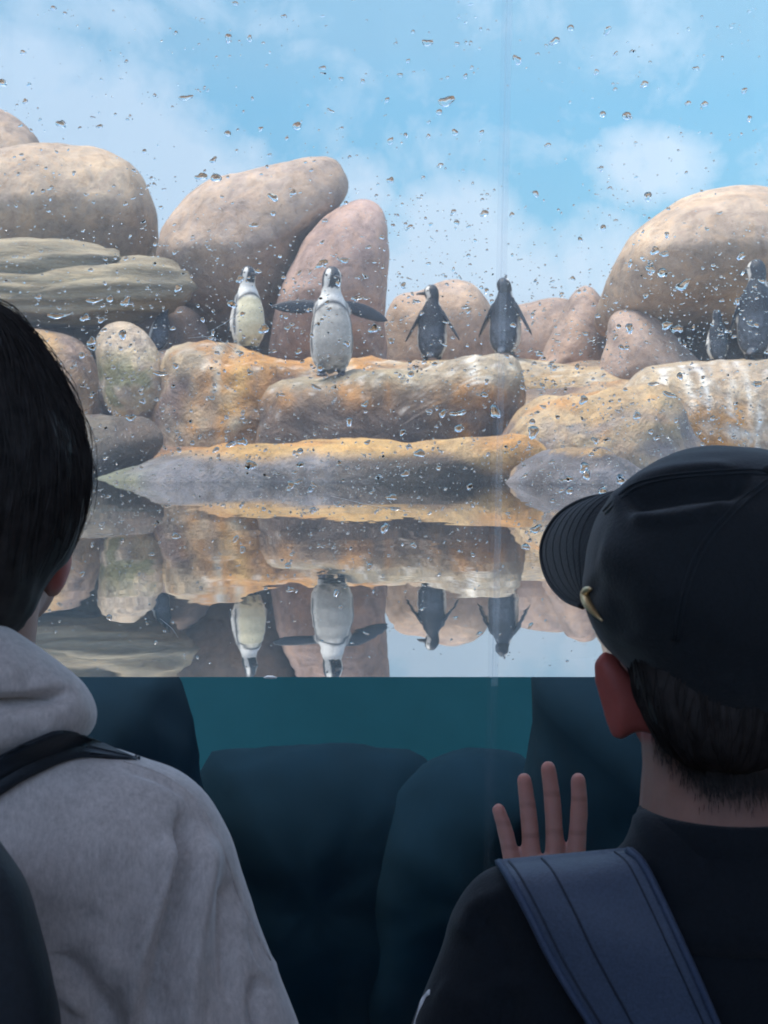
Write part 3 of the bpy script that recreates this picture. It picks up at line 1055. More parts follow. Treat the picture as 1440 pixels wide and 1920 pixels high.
def prism(name, poly, y0, y1, mat, parent=None):
    n = len(poly)
    V = [Vector((x, y0, z)) for x, z in poly] + [Vector((x, y1, z)) for x, z in poly]
    F = [tuple(range(n))[::-1], tuple(range(n, 2 * n))] + [(i, (i + 1) % n, n + (i + 1) % n, n + i) for i in range(n)]
    o = mesh(name, V, F, mat, parent, smooth=False)
    bm = bmesh.new(); bm.from_mesh(o.data); bmesh.ops.recalc_face_normals(bm, faces=bm.faces); bm.to_mesh(o.data); bm.free()
    if 'bond' in M:
        o.data.materials.append(M['bond'])
        for p in o.data.polygons:
            if abs(p.normal.x) > 0.6: p.material_index = 1
    return o


HW = 0.0026
M['bond'], _t, _b, _o = nt('optical_bond'); _t.nodes.remove(_b); _t.links.new(N_(_t, 'ShaderNodeBsdfTransparent').outputs[0], _o.inputs[0])
xb, xt = seam_x(PANE_B), seam_x(PANE_T)
tag(prism('window_pane', [(-2.4, PANE_B), (xb - HW, PANE_B), (xt - HW, PANE_T), (-2.4, PANE_T)], GLASS_IN, GLASS_OUT, M['pane']), 'wide wet acrylic window panel left of the vertical joint', 'window', 'window panels')
tag(prism('window_pane', [(xb + HW, PANE_B), (2.4, PANE_B), (2.4, PANE_T), (xt + HW, PANE_T)], GLASS_IN, GLASS_OUT, M['pane']), 'wet acrylic window panel right of the vertical joint, touched by a hand', 'window', 'window panels')
tag(prism('window_joint', [(xb - HW + .0002, PANE_B), (xb + HW - .0002, PANE_B), (xt + HW - .0002, PANE_T), (xt - HW + .0002, PANE_T)], GLASS_IN - 0.0015, GLASS_OUT + 0.0015, M['seam']),
    'thin pale vertical joint between the two window panels', 'joint')

M['hall'] = mat_plain('hall_paint', (0.55, 0.44, 0.36), 0.8, 0.1, 3)
M['hall_floor'] = mat_plain('hall_floor_finish', (0.16, 0.13, 0.11), 0.7, 0.2, 6)
BACK = -1.7  # low unseen back wall; the opening above is added to let sky light in
HT = 2.7
tag(boxes('hall_wall', [(-2.6, 2.6, 1.06, 1.13, FLOOR, PANE_B), (-2.6, 2.6, 1.06, 1.2, PANE_T, HT), (-2.6, -2.4, 1.06, 1.2, PANE_B, PANE_T), (2.4, 2.6, 1.06, 1.2, PANE_B, PANE_T),
                        (-2.7, -2.6, BACK, 1.2, FLOOR, HT), (2.6, 2.7, BACK, 1.2, FLOOR, HT), (-2.7, 2.7, BACK - 0.1, BACK, FLOOR, 0.55)], M['hall']), kind='structure')
tag(boxes('hall_ceiling', [(-2.7, 2.7, BACK - 0.1, 1.25, HT, HT + 0.2)], M['hall']), kind='structure')
tag(boxes('hall_floor', [(-2.7, 2.7, BACK - 3, 1.13, FLOOR - 0.1, FLOOR)], M['hall_floor']), kind='structure')

M['scratch'] = mat_plain('scratch_white', (0.7, 0.72, 0.72), 0.6)
pane_l = bpy.data.objects['window_pane']
for pts in ([(352, 634), (395, 632), (432, 650), (446, 664)], [(378, 628), (402, 640), (418, 656)], [(392, 622), (430, 600), (462, 570)], [(300, 1160), (322, 1178), (334, 1196)], [(180, 1000), (200, 1003), (212, 1001)], [(620, 930), (700, 948), (770, 960)]):
    v, f = tube([W(q.x, q.y, GLASS_OUT + 0.0002) for q in spline([Vector((a, c, 0)) for a, c in pts], 14, False)], [0.00010] * 3 + [0.00017] * 8 + [0.0001] * 3, 4)
    mesh('scratch', v, f, M['scratch'], pane_l)

# ------------------------------------------------------------------ water drops on the window
def drop_shape(seed, elong, lumps, n=14, m=4):
    rnd = random.Random(seed)
    ph = [rnd.uniform(0, 6.28) for _ in range(4)]
    V, F = [], []
    def rad(a):
        r = 1 + lumps * (0.5 * math.sin(2 * a + ph[0]) + 0.35 * math.sin(3 * a + ph[1]) + 0.08 * math.sin(5 * a + ph[2]))
        return r
    hh = rnd.uniform(0.45, 0.75)
    for j in range(m):
        s = 1 - j / m
        for i in range(n):
            a = 2 * math.pi * i / n
            r = rad(a) * s
            h = hh * math.sqrt(max(0, 1 - s ** 2.4)) * (1 - 0.22 * s * math.sin(a))
            V.append((r * math.cos(a) * elong, h, r * math.sin(a)))
    V.append((0, hh * 1.0, -0.05))
    for j in range(m - 1):
        for i in range(n):
            k = (i + 1) % n
            F.append((j * n + i, (j + 1) * n + i, (j + 1) * n + k, j * n + k))
    for i in range(n):
        F.append(((m - 1) * n + i, m * n, (m - 1) * n + (i + 1) % n))
    b0 = len(V)
    V += [(V[i][0], 0, V[i][2]) for i in range(n)]
    F.append(tuple(b0 + i for i in range(n)))
    return V, F


LIB = []
for s in range(16):
    V, F = drop_shape(100 + s, [1.0, 1.1, 1.5, 1.9, 0.8, 1.3, 2.4, 1.0][s % 8], [0.12, 0.3, 0.4, 0.45, 0.3, 0.5, 0.4, 0.6][s % 8])
    LIB.append((V, F))
LOW = [drop_shape(100 + s, [1.0, 1.1, 1.5, 1.9, 0.8, 1.3, 2.4, 1.0][s % 8], [0.12, 0.3, 0.4, 0.45, 0.3, 0.5, 0.4, 0.6][s % 8], 9, 2) for s in range(16)]

rd = random.Random(11)
# the larger drops where the photograph shows them: x, y, half width
BIG = [(801, 80, 8), (1139, 57, 7), (428, 71, 7), (468, 72, 6), (605, 127, 5), (557, 236, 8), (348, 183, 8), (427, 250, 6), (1208, 158, 7), (1130, 214, 6), (1175, 217, 8), (1290, 193, 5), (1321, 195, 6),
       (837, 190, 12), (732, 264, 6), (970, 112, 8), (1040, 77, 8), (1070, 52, 6), (1305, 128, 5), (1405, 222, 5), (853, 248, 6), (903, 248, 5), (1027, 272, 5), (400, 300, 6), (405, 333, 9), (378, 331, 9),
       (476, 422, 6), (512, 370, 8), (512, 400, 5), (115, 232, 8), (47, 190, 5), (4, 155, 8), (100, 15, 5), (43, 98, 5), (825, 310, 5), (850, 397, 5), (908, 400, 7), (1215, 368, 9), (1250, 440, 5), (1228, 470, 8), (1246, 476, 7),
       (1220, 504, 8), (1242, 511, 9), (1280, 535, 11), (1390, 480, 7), (435, 570, 8), (604, 494, 9), (645, 488, 7), (928, 772, 13), (1094, 750, 8), (1250, 610, 9), (1270, 616, 9), (1180, 615, 8), (495, 617, 9), (700, 617, 8), (230, 627, 9),
       (106, 592, 10), (160, 595, 8), (190, 600, 7), (176, 563, 9), (206, 560, 7), (236, 565, 9), (334, 540, 7), (450, 523, 7), (172, 640, 8), (300, 700, 8), (245, 783, 8), (830, 775, 8), (855, 775, 8), (868, 773, 6), (787, 850, 9),
       (455, 828, 8), (433, 833, 7), (470, 872, 10), (1095, 876, 9), (1100, 890, 10), (1065, 898, 7), (1068, 920, 7), (1163, 900, 8), (1000, 810, 11), (860, 803, 8), (908, 740, 6), (600, 690, 6), (655, 790, 7), (545, 910, 8), (720, 990, 10),
       (735, 932, 8), (760, 888, 7), (1005, 992, 9), (986, 1025, 7), (880, 912, 7), (1130, 920, 8), (1195, 780, 7), (1275, 705, 7), (1225, 720, 6), (1420, 720, 7), (1255, 740, 8), (330, 1005, 7), (455, 1030, 6), (540, 1060, 6), (1118, 135, 5)]
drops = [(x, y, r) for x, y, r in BIG]


def dens(y):
    pts = [(0, 0.18), (250, 0.22), (380, 0.5), (500, 1.3), (600, 1.9), (930, 1.9), (1060, 0.8), (1140, 0.4), (1262, 0.15)]
    for (a, u), (b, v) in zip(pts, pts[1:]):
        if a <= y <= b: return u + (v - u) * (y - a) / (b - a)
    return 0


while len(drops) < 19000:
    x, y = rd.uniform(-900, 2300), rd.uniform(-60, 1262)
    cl = 0.5 + 0.9 * max(0, nz(x * 0.012, y * 0.012, 5.0)) + 0.4 * nz(x * 0.004, y * 0.006, 2.0)
    if rd.random() * 1.9 > dens(max(0, y)) * cl: continue
    r = 1.15 * math.exp(rd.gauss(0, 0.66))
    if y < 400 and r < 3: r *= 1.25
    if r > 6.5: continue
    if 905 < x < 950 and abs(x - (947 - 32 * y / 1500)) < r + 9: continue
    drops.append((x, y, r))
    if r > 2.4 and rd.random() < 0.35:               # a smaller drop close by
        for _ in range(rd.randint(1, 4)):
            drops.append((x + rd.gauss(0, 9), min(1262, y + rd.gauss(0, 7)), rd.uniform(0.7, 1.7)))
drops.sort(key=lambda q: (not (-20 < q[0] < 1460), -q[2]))
MEMO = {}
V0, F0 = [], []


ROCK_TREES = [(BVHTree.FromPolygons([v.co for v in o.data.vertices], [list(p.vertices) for p in o.data.polygons]), o['label']) for o in ROCKS]
SHORT = [('far left edge', 'far left boulder'), ('broad rounded tan', 'broad tan boulder'), ('upper short layered', 'upper olive slab'), ('long flat olive', 'long olive slab'), ('large leaning', 'leaning boulder'),
         ('upright reddish', 'upright reddish boulder'), ('low rounded rock behind', 'low rock left of the joint'), ('hazy low rock', 'low rock right of the joint'), ('pointed cone', 'cone-like rock'),
         ('huge smooth', 'huge right boulder'), ('wedge-shaped', 'wedge-shaped rock'), ('brown rock beside', 'brown rock beside the dark hair'), ('mossy egg', 'mossy egg-shaped boulder'), ('orange-stained ledge', 'orange-stained ledge'),
         ('sandy back ledge', 'sandy back ledge'), ('long log', 'log-shaped ledge'), ('cream sloping', 'cream sloping rock'), ('pale ledge with white', 'white-streaked ledge'), ('amber rim', 'amber-rimmed shore rock'),
         ('dark wet shore', 'dark wet shore rock')]


def where_label(x, y, r):
    size = 'large' if r > 7.5 else 'small'
    d = ray(x, y).normalized(); best, lab = 1e9, None
    for t, l in ROCK_TREES:
        h = t.ray_cast(CAM, d)
        if h[0] is not None and h[3] < best: best, lab = h[3], l
    if y > 900 and d.z < 0 and -CAMZ / d.z < best: 
        q = CAM + d * (-CAMZ / d.z); d2 = Vector((d.x, d.y, -d.z)); b2, l2 = 1e9, None
        for t, l in ROCK_TREES:
            h = t.ray_cast(q + d2 * 0.01, d2)
            if h[0] is not None and h[3] < b2: b2, l2 = h[3], l
        back = 'the reflected ' + ('pale sky' if l2 is None else next((b for a, b in SHORT if a in l2), 'shaded rocks'))
    elif lab is None: back = 'the blue painted sky ' + ('left' if x < 480 else 'right' if x > 940 else 'centre') if y < 480 else 'the pale sky low between the rocks'
    else: back = 'the ' + next((b for a, b in SHORT if a in lab), 'shaded rocks')
    return size + ' clear water drop on the window before ' + back


for i, (x, y, r) in enumerate(drops):
    k = rd.randrange(16)
    el = [1.0, 1.1, 1.5, 1.9, 0.8, 1.3, 2.4, 1.0][k % 8]
    p = W(x, y, GLASS_OUT + 0.00025)
    sc = r * GLASS_OUT / FPX / (el ** 0.5 if el > 1 else 1)
    rot = Matrix.Rotation(rd.gauss(0, 0.35), 3, 'Y')
    if i < 300:
        if k not in MEMO:
            me = bpy.data.meshes.new('water_drop')
            me.from_pydata(LIB[k][0], [], LIB[k][1])
            me.polygons.foreach_set('use_smooth', [True] * (len(me.polygons) - 1) + [False])
            bm = bmesh.new(); bm.from_mesh(me); bmesh.ops.recalc_face_normals(bm, faces=bm.faces); bm.to_mesh(me); bm.free()
            if me.polygons[-1].normal.y > 0: me.flip_normals()
            me.materials.append(M['drop']); MEMO[k] = me
        o = link('water_drop', MEMO[k])
        o.location = p; o.scale = (sc, sc, sc); o.rotation_euler = rot.to_euler()
        lb = where_label(x, y, r)
        tag(o, lb, 'water drop', lb.split(' ')[0] + ' drops ' + lb.split('drop ')[1])
    else:
        q = len(V0)
        V0 += [p + rot @ (Vector(v) * sc) for v in (LIB if r > 2.2 else LOW)[k][0]]
        F0 += [tuple(a + q for a in f) for f in (LIB if r > 2.2 else LOW)[k][1]]
o = mesh('fine_droplets', V0, F0, M['drop'])
me = o.data
bm = bmesh.new(); bm.from_mesh(me); bmesh.ops.recalc_face_normals(bm, faces=bm.faces); bm.to_mesh(me); bm.free()
me.polygons.foreach_set('use_smooth', [len(p.vertices) < 6 for p in me.polygons])
tag(o, 'fine spray of tiny water droplets across the window', 'water spray', kind='stuff')

fm = Blob()
for dx, dz, r_ in ((-0.004, 0.0006, 0.0012), (-0.002, 0.001, 0.0016), (0.0005, 0.0008, 0.0018), (0.003, 0.0006, 0.0012)):
    fm.ell(W(508, 1272, GLASS_OUT + 0.003) + Vector((dx, 0, dz)), (r_ * 1.5, r_, r_ * 0.8), None, 10, 6)
fo = fm.build('foam_bubble', 0.0005, mat_plain('foam', (0.75, 0.77, 0.78), 0.5), None, 2)
tag(fo, 'tiny white fleck of foam at the waterline below the spread-winged penguin', 'foam')

# ------------------------------------------------------------------ people
def proj(p):
    v = Vector(p) - CAM
    a = v.y * CP - v.z * SP
    b = v.y * SP + v.z * CP
    return CX + FPX * v.x / a, CY - FPX * b / a


def seg_dist(q, a, b):
    ab = b - a
    t = max(0, min(1, (q - a).dot(ab) / ab.length_squared))
    return (q - a - ab * t).length, t


def creases(lines):
    """folds: each (points, width, depth, front_only) pushes the cloth in (negative) or out along a line"""
    L = []
    for pts, w, dp in lines:
        sp = [Vector((p.x, p.y)) for p in spline([Vector((a, b, 0)) for a, b in pts], 14, False)]
        L.append((sp, w, dp))

    def hook(p, n):
        if n.y > 0.35: return 0
        q = Vector(proj(p)); h = 0
        for sp, w, dp in L:
            best, bt = 1e9, 0
            for i in range(len(sp) - 1):
                d, t = seg_dist(q, sp[i], sp[i + 1])
                if d < best: best, bt = d, (i + t) / (len(sp) - 1)
            if best < 3 * w:
                h += dp * math.exp(-(best / w) ** 2) * sstep(0, 0.12, bt) * sstep(1.0, 0.8, bt)
        return h
    return hook


def ribbon(name, left, right, bvh, lift, thick, mat, parent, nu=40, nv=10, default=None, bulge=0.0, label=None, taper=False):
    """a band of cloth lying on a body between two edges"""
    A = spline([Vector((a, b, 0)) for a, b in left], nu, False)
    B = spline([Vector((a, b, 0)) for a, b in right], nu, False)
    top = []
    for i in range(nu):
        for j in range(nv + 1):
            t = j / nv
            q = A[i].lerp(B[i], t)
            p = onto(bvh, q.x, q.y, 0.0)
            top.append((p, q, t))
    # fill misses with the neighbour's distance
    dist = [p.y if p else None for p, q, t in top]
    for _ in range(60):
        ch = False
        for idx in range(len(top)):
            if dist[idx] is None:
                i, j = divmod(idx, nv + 1)
                nb = [dist[a * (nv + 1) + b] for a, b in ((i - 1, j), (i + 1, j), (i, j - 1), (i, j + 1)) if 0 <= a < nu and 0 <= b <= nv and dist[a * (nv + 1) + b] is not None]
                if nb: dist[idx] = sum(nb) / len(nb) + 0.004; ch = True
        if not ch: break
    # even the band out along and across
    for _ in range(8):
        nd = list(dist)
        for i in range(nu):
            for j in range(nv + 1):
                nb = [dist[a * (nv + 1) + b] for a, b in ((i - 1, j), (i + 1, j), (i, j - 1), (i, j + 1)) if 0 <= a < nu and 0 <= b <= nv]
                nd[i * (nv + 1) + j] = 0.5 * dist[i * (nv + 1) + j] + 0.5 * sum(nb) / len(nb)
        dist = nd
    U = []
    for (p, q, t), dd in zip(top, dist):
        k = max(0.0, 1 - ((len(U) // (nv + 1)) / (nu - 1)) ** 4) if taper else 1.0
        U.append(W(q.x, q.y, dd - (lift + bulge * math.sin(math.pi * t) ** 0.5) * k - thick * (0.08 + 0.92 * k)))
    n = len(U)
    Lw = [CAM + (p - CAM) * ((p.y + thick) / p.y) for p in U]
    V = U + Lw; F = []
    for i in range(nu - 1):
        for j in range(nv):
            a = i * (nv + 1) + j; b = a + 1; c = a + nv + 2; d = a + nv + 1
            F.append((a, b, c, d)); F.append((n + a, n + d, n + c, n + b))
    for i in range(nu - 1):
        a, d = i * (nv + 1), (i + 1) * (nv + 1)
        F.append((a, d, n + d, n + a)); F.append((a + nv, n + a + nv, n + d + nv, d + nv))
    for j in range(nv):
        F.append((j, n + j, n + j + 1, j + 1)); e = (nu - 1) * (nv + 1) + j
        F.append((e, e + 1, n + e + 1, n + e))
    o = mesh(name, V, F, mat, parent)
    bm = bmesh.new(); bm.from_mesh(o.data); bmesh.ops.recalc_face_normals(bm, faces=bm.faces)
    bmesh.ops.bevel(bm, geom=[e for e in bm.edges if len(e.link_faces) == 2 and e.calc_face_angle(0) > 1.0], offset=thick * 0.35, segments=2, affect='EDGES')
    bm.to_mesh(o.data); bm.free()
    o.data.polygons.foreach_set('use_smooth', [True] * len(o.data.polygons))
    return o


def line_on(name, pts, bvh, rad, mat, parent, lift=0.0, n=40, seg=6, taper=None):
    P = []
    for q in spline([Vector((a, b, 0)) for a, b in pts], n, False):
        p = onto(bvh, q.x, q.y, lift)
        if p: P.append(p)
    for _ in range(3):
        P = [P[0]] + [(P[i - 1] + P[i] * 2 + P[i + 1]) / 4 for i in range(1, len(P) - 1)] + [P[-1]]
    r = [rad * taper(i / (len(P) - 1)) for i in range(len(P))] if taper else rad
    V, F = tube(P, r, seg)
    return mesh(name, V, F, mat, parent)


def add_eye(c, r, parent):
    b = Blob(); b.ell(c, (r, r, r), None, 14, 10)
    return mesh('eye', b.V, b.F, M['eye'], parent)


def strands(name, bvh, centre, axis, count, th0, th1, rad, mat, parent, seed, lift=(0.0005, 0.003), azr=(0, 360), npt=9):
    """hairs that run from the crown down over the head"""
    rnd = random.Random(seed)
    axis = axis.normalized()
    u = axis.cross(Vector((0, 1, 0))).normalized(); w = axis.cross(u)
    V, F = [], []
    for _ in range(count):
        az = R(rnd.uniform(*azr)); a0 = R(rnd.uniform(th0, th0 + (th1 - th0) * 0.7)); a1 = a0 + R(rnd.uniform(18, 50))
        lf = rnd.uniform(*lift); sw = rnd.gauss(0, 0.06)
        P = []
        for k in range(npt):
            t = k / (npt - 1)
            th = a0 + (a1 - a0) * t
            az2 = az + sw * t * t + 0.015 * math.sin(6 * t + az * 9)
            d = axis * math.cos(th) + (u * math.cos(az2) + w * math.sin(az2)) * math.sin(th)
            h, n, i_, t_ = bvh.ray_cast(centre, d)
            if h is None or th > R(th1): break
            P.append(h + d * (lf * math.sin(math.pi * min(1, t + 0.15)) - 0.0004))
        if len(P) < 4: continue
        v, f = tube(P, [rad * (1 - 0.75 * i / (len(P) - 1)) for i in range(len(P))], 3, False)
        q = len(V); V += v; F += [tuple(a + q for a in x) for x in f]
    return tag(mesh(name, V, F, mat, parent), kind='stuff')


M['hair'] = mat_plain('dark_hair', (0.026, 0.023, 0.0225), 0.6, 0.5, 90, 0, 0.25)
M['eye'] = mat_plain('eye_surface', (0.05, 0.035, 0.03), 0.1)


def mat_skin():
    m, t, b, out = nt('skin')
    at = N_(t, 'ShaderNodeVertexColor', layer_name='col')
    n = noise_n(t, 120, 3, 0.6)
    c = mixc(t, 0.35, at.outputs['Color'], ramp(t, n, [(0.3, (0.8, 0.75, 0.75)), (0.7, (1.1, 1.05, 1.05))]), 'MULTIPLY')
    t.links.new(c, b.inputs['Base Color'])
    b.inputs['Roughness'].default_value = 0.5
    b.inputs['Specular IOR Level'].default_value = 0.35
    b.inputs['Subsurface Weight'].default_value = 0.35
    b.inputs['Subsurface Radius'].default_value = (0.010, 0.0035, 0.002)
    b.inputs['Subsurface Scale'].default_value = 1.0
    bp = N_(t, 'ShaderNodeBump', Strength=0.15, Distance=0.001)
    t.links.new(noise_n(t, 420, 2), bp.inputs['Height']); t.links.new(bp.outputs[0], b.inputs['Normal'])
    return m


M['skin'] = mat_skin()


def mat_fleece():
    m, t, b, out = nt('grey_marl_fleece')
    tc = N_(t, 'ShaderNodeTexCoord').outputs['Object']
    n1 = noise_n(t, 70, 6, 0.75, tc, 0.5)
    mp = N_(t, 'ShaderNodeMapping'); mp.inputs['Scale'].default_value = (420, 420, 130)
    t.links.new(tc, mp.inputs[0])
    n2 = noise_n(t, 1.0, 4, 0.7, mp.outputs[0])
    c = mixc(t, 1.0, ramp(t, n1, [(0.3, (0.43, 0.385, 0.36)), (0.7, (0.585, 0.53, 0.50))]), ramp(t, n2, [(0.3, (0.80, 0.80, 0.80)), (0.7, (1.1, 1.1, 1.1))]), 'MULTIPLY')
    t.links.new(c, b.inputs['Base Color'])
    b.inputs['Roughness'].default_value = 0.95
    b.inputs['Specular IOR Level'].default_value = 0.1
    b.inputs['Sheen Weight'].default_value = 0.5
    b.inputs['Sheen Roughness'].default_value = 0.45
    bp = N_(t, 'ShaderNodeBump', Strength=0.3, Distance=0.001)
    t.links.new(n2, bp.inputs['Height']); t.links.new(bp.outputs[0], b.inputs['Normal'])
    return m


M['fleece'] = mat_fleece()
M['navy_nylon'] = mat_plain('dark_nylon', (0.010, 0.016, 0.023), 0.6, 0.25, 300, 0.3, 0.4)
M['cap_cloth'] = mat_plain('black_cotton_twill', (0.0055, 0.009, 0.0125), 0.75, 0.3, 500, 0.35, 0.25, 0.12)
M['cap_thread'] = mat_plain('cap_thread', (0.012, 0.017, 0.022), 0.7, 0.2, 600)
M['tee'] = mat_plain('black_jersey', (0.005, 0.008, 0.012), 0.85, 0.25, 400, 0.3, 0.2, 0.10)
M['strap'] = mat_plain('slate_blue_webbing', (0.040, 0.060, 0.100), 0.55, 0.2, 500, 0.35, 0.4, 0.1)
M['strap_edge'] = mat_plain('slate_blue_piping', (0.04, 0.06, 0.105), 0.6, 0.2, 500)
M['strap_seam'] = mat_plain('dark_seam_thread', (0.02, 0.028, 0.045), 0.7, 0.2, 500)
M['gold'] = mat_plain('gold_metal', (0.62, 0.46, 0.25), 0.32, 0.1, 60, 0, 0.5, 0, 'Object', 0.85)
M['white_print'] = mat_plain('white_print', (0.75, 0.75, 0.75), 0.6, 0.08, 90)
M['denim'] = mat_plain('dark_denim', (0.02, 0.025, 0.04), 0.8, 0.3, 200)
M['shoe'] = mat_plain('dark_shoe', (0.03, 0.03, 0.035), 0.6, 0.2, 60)
SKIN, EAR, LIP = (0.29, 0.165, 0.13), (0.33, 0.07, 0.06), (0.35, 0.14, 0.12)


def add_face(b, c, fwd, rx):
    """brow, nose, lips and chin on the far side of the head; c is its centre"""
    f = fwd.normalized(); s = Vector((f.y, -f.x, 0)); up = Vector((0, 0, 1))
    at = lambda a, d, z: c + s * a + f * d + up * z
    b.cap([at(0, 0.083, 0.005), at(0, 0.096, -0.022), at(0, 0.101, -0.032)], [0.008, 0.009, 0.010], 10)
    b.ell(at(0, 0.086, -0.036), (0.015, 0.012, 0.008))
    b.ell(at(0, 0.082, -0.056), (0.020, 0.010, 0.006))
    b.ell(at(0, 0.079, -0.066), (0.017, 0.010, 0.006))
    b.ell(at(0, 0.062, -0.085), (0.026, 0.022, 0.020))
    b.ell(at(0, 0.035, -0.066), (0.046, 0.045, 0.035))
    b.ell(at(0, 0.075, 0.022), (0.045, 0.014, 0.010))
    return [at(k * 0.030, 0.0775, 0.002) for k in (-1, 1)]


def legs(px, hip_z, d, parent, half=0.075):
    x = X(px, d)
    tb = Blob()
    tb.ell((x, d, hip_z), (0.13, 0.10, 0.10))
    for s in (-1, 1):
        tb.cap([(x + s * half, d, hip_z - 0.02), (x + s * half * 1.05, d + 0.01, hip_z - 0.36), (x + s * half * 1.1, d - 0.005, FLOOR + 0.07)], [0.082, 0.062, 0.055], 16)
    tb.build('trousers', 0.008, M['denim'], parent, 4)
    for s in (-1, 1):
        sb = Blob()
        sb.cap([(x + s * half * 1.1, d - 0.03, FLOOR + 0.045), (x + s * half * 1.15, d + 0.06, FLOOR + 0.04), (x + s * half * 1.25, d + 0.135, FLOOR + 0.032)], [0.043, 0.042, 0.031], 14)
        for i, v in enumerate(sb.V):
            if v.z < FLOOR + 0.002: sb.V[i].z = FLOOR + 0.002
        sb.build('shoe', 0.006, M['shoe'], parent, 2)


# ---- left person: dark bob, grey hoodie
D1 = 0.93
AX1 = -70
p1 = empty('person', (X(AX1, D1), D1, FLOOR))
tag(p1, 'person with dark hair in a grey hoodie and dark backpack, at the left', 'person')


def mir(right, ax):
    return right + [(2 * ax - x, y) for x, y in right[::-1]]


b = Blob()
hc = W(AX1, 900, 0.95)
b.ell(hc, (0.066, 0.082, 0.098), None, 28, 18)
eyes1 = add_face(b, hc, Vector((0.12, 1, 0)), 0.066)
b.cap([W(-72, 1420, 0.93), W(-70, 1230, 0.935), W(-60, 1080, 0.95)], [0.052, 0.043, 0.045], 20)
b.ell(W(-14, 1088, 0.965), (0.035, 0.04, 0.036), None, 20, 14)
b.ell(W(108, 1066, 0.935), (0.0075, 0.016, 0.019), Matrix.Rotation(R(14), 3, 'Y'), 16, 12)
b.ell(W(-250, 1060, 0.935), (0.008, 0.016, 0.022), None, 16, 12)
b.ell(W(AX1, 1750, 0.945), (0.10, 0.06, 0.12))
for s in (-1, 1):       # arms and hands at the ends of the sleeves
    b.cap([W(AX1 + s * 200, 1600, 0.945), W(AX1 + s * 400, 1640, 0.945), W(AX1 + s * 480, 1900, 0.94), W(AX1 + s * 600, 1900, 0.93) + Vector((0, 0.02, -0.10))], [0.04, 0.036, 0.032, 0.024])
    x0 = W(AX1 + s * 600, 1900, 0.93)
    b.cap([x0 + Vector((0, 0.02, -0.10)), x0 + Vector((0, 0.05, -0.22))], [0.024, 0.022])
    b.ell(x0 + Vector((0, 0.055, -0.25)), (0.014, 0.03, 0.036))
    for k in range(4):
        b.cap([x0 + Vector((0, 0.032 + k * 0.016, -0.27)), x0 + Vector((-s * 0.004, 0.034 + k * 0.017, -0.305)), x0 + Vector((-s * 0.014, 0.034 + k * 0.016, -0.332 + 0.006 * abs(k - 1.4)))], [0.0085, 0.0078, 0.006], 8)
    b.cap([x0 + Vector((0, 0.075, -0.235)), x0 + Vector((-s * 0.008, 0.095, -0.27)), x0 + Vector((-s * 0.014, 0.098, -0.292))], [0.011, 0.009, 0.0075], 8)


def skin1(p, n):
    x, y = proj(p)
    c = SKIN
    return lerp(c, EAR, 0.8 * sstep(80, 100, x) * sstep(1120, 1095, y))


b.build('body', 0.0036, M['skin'], p1, 4, skin1)
for e in eyes1: add_eye(e, 0.0105, p1)

HAIR1 = mir([(-70, 548), (-30, 562), (0, 580), (38, 610), (75, 652), (108, 702), (138, 765), (156, 825), (164, 880), (161, 940), (148, 1000), (130, 1045), (104, 1074), (80, 1108), (60, 1150), (20, 1192), (-40, 1212)], AX1)


def h_hair(p, n):
    q = p - W(AX1, 700, D1)
    an = math.atan2(q.x, -q.y)
    return 0.0016 * nz(an * 14, p.z * 3) + 0.0012 * nz(an * 34, p.z * 5)


V, F, Nn = inflate(HAIR1, D1, 0.098, center=(AX1, 880), n=150, m=70, a=0.92, b=0.95, Tb=0.085, hook=h_hair)
# open the face side: keep the back, the top and the sides
fdir = Vector((0.35, 1, 0)).normalized()
hk = [V[i] for i in range(len(V))]
hair1 = mesh('hair', V, F, M['hair'], p1)
bm = bmesh.new(); bm.from_mesh(hair1.data)
kill = [f for f in bm.faces if (f.calc_center_median() - hc).normalized().dot(fdir) > 0.62 and f.calc_center_median().z < hc.z + 0.05]
bmesh.ops.delete(bm, geom=kill, context='FACES'); bm.to_mesh(hair1.data); bm.free()
hb = BVHTree.FromPolygons(V, F)
strands('hair_strands', hb, W(AX1, 860, D1), Vector((0.05, -0.12, 1)), 2600, 6, 128, 0.00055, M['hair'], hair1, 3, azr=(0, 360))
strands('stray_hairs', hb, W(AX1, 860, D1), Vector((0.05, -0.12, 1)), 420, 6, 128, 0.0003, M['hair'], hair1, 9, lift=(0.002, 0.007))

BODY1 = mir([(-70, 1325), (0, 1335), (80, 1368), (170, 1400), (262, 1424), (328, 1450), (380, 1492), (420, 1560), (448, 1640), (480, 1725), (505, 1788), (517, 1806), (521, 1822), (540, 1870), (562, 1930), (590, 2040), (606, 2160), (560, 2210), (420, 2230), (330, 2420), (150, 2700), (-40, 2720)], AX1)
F1 = creases([([(352, 1500), (345, 1600), (318, 1720), (292, 1830), (270, 1960)], 17, -0.016), ([(330, 1560), (300, 1680), (262, 1800), (240, 1960)], 24, 0.012), ([(385, 1560), (372, 1700), (355, 1850), (350, 1990)], 22, 0.012),
              ([(430, 1640), (425, 1760), (430, 1900)], 18, -0.009), ([(100, 1790), (170, 1850), (220, 1930)], 28, -0.009), ([(130, 1900), (200, 1830), (235, 1780)], 24, 0.006), ([(470, 1740), (490, 1800), (522, 1815)], 6, -0.003),
              ([(500, 1830), (486, 1880), (490, 1960)], 14, -0.010), ([(230, 1440), (300, 1462), (360, 1505), (400, 1570)], 6, -0.0022), ([(180, 1700), (120, 1760), (60, 1800)], 34, -0.003), ([(250, 1560), (160, 1600), (60, 1690)], 50, 0.004)])
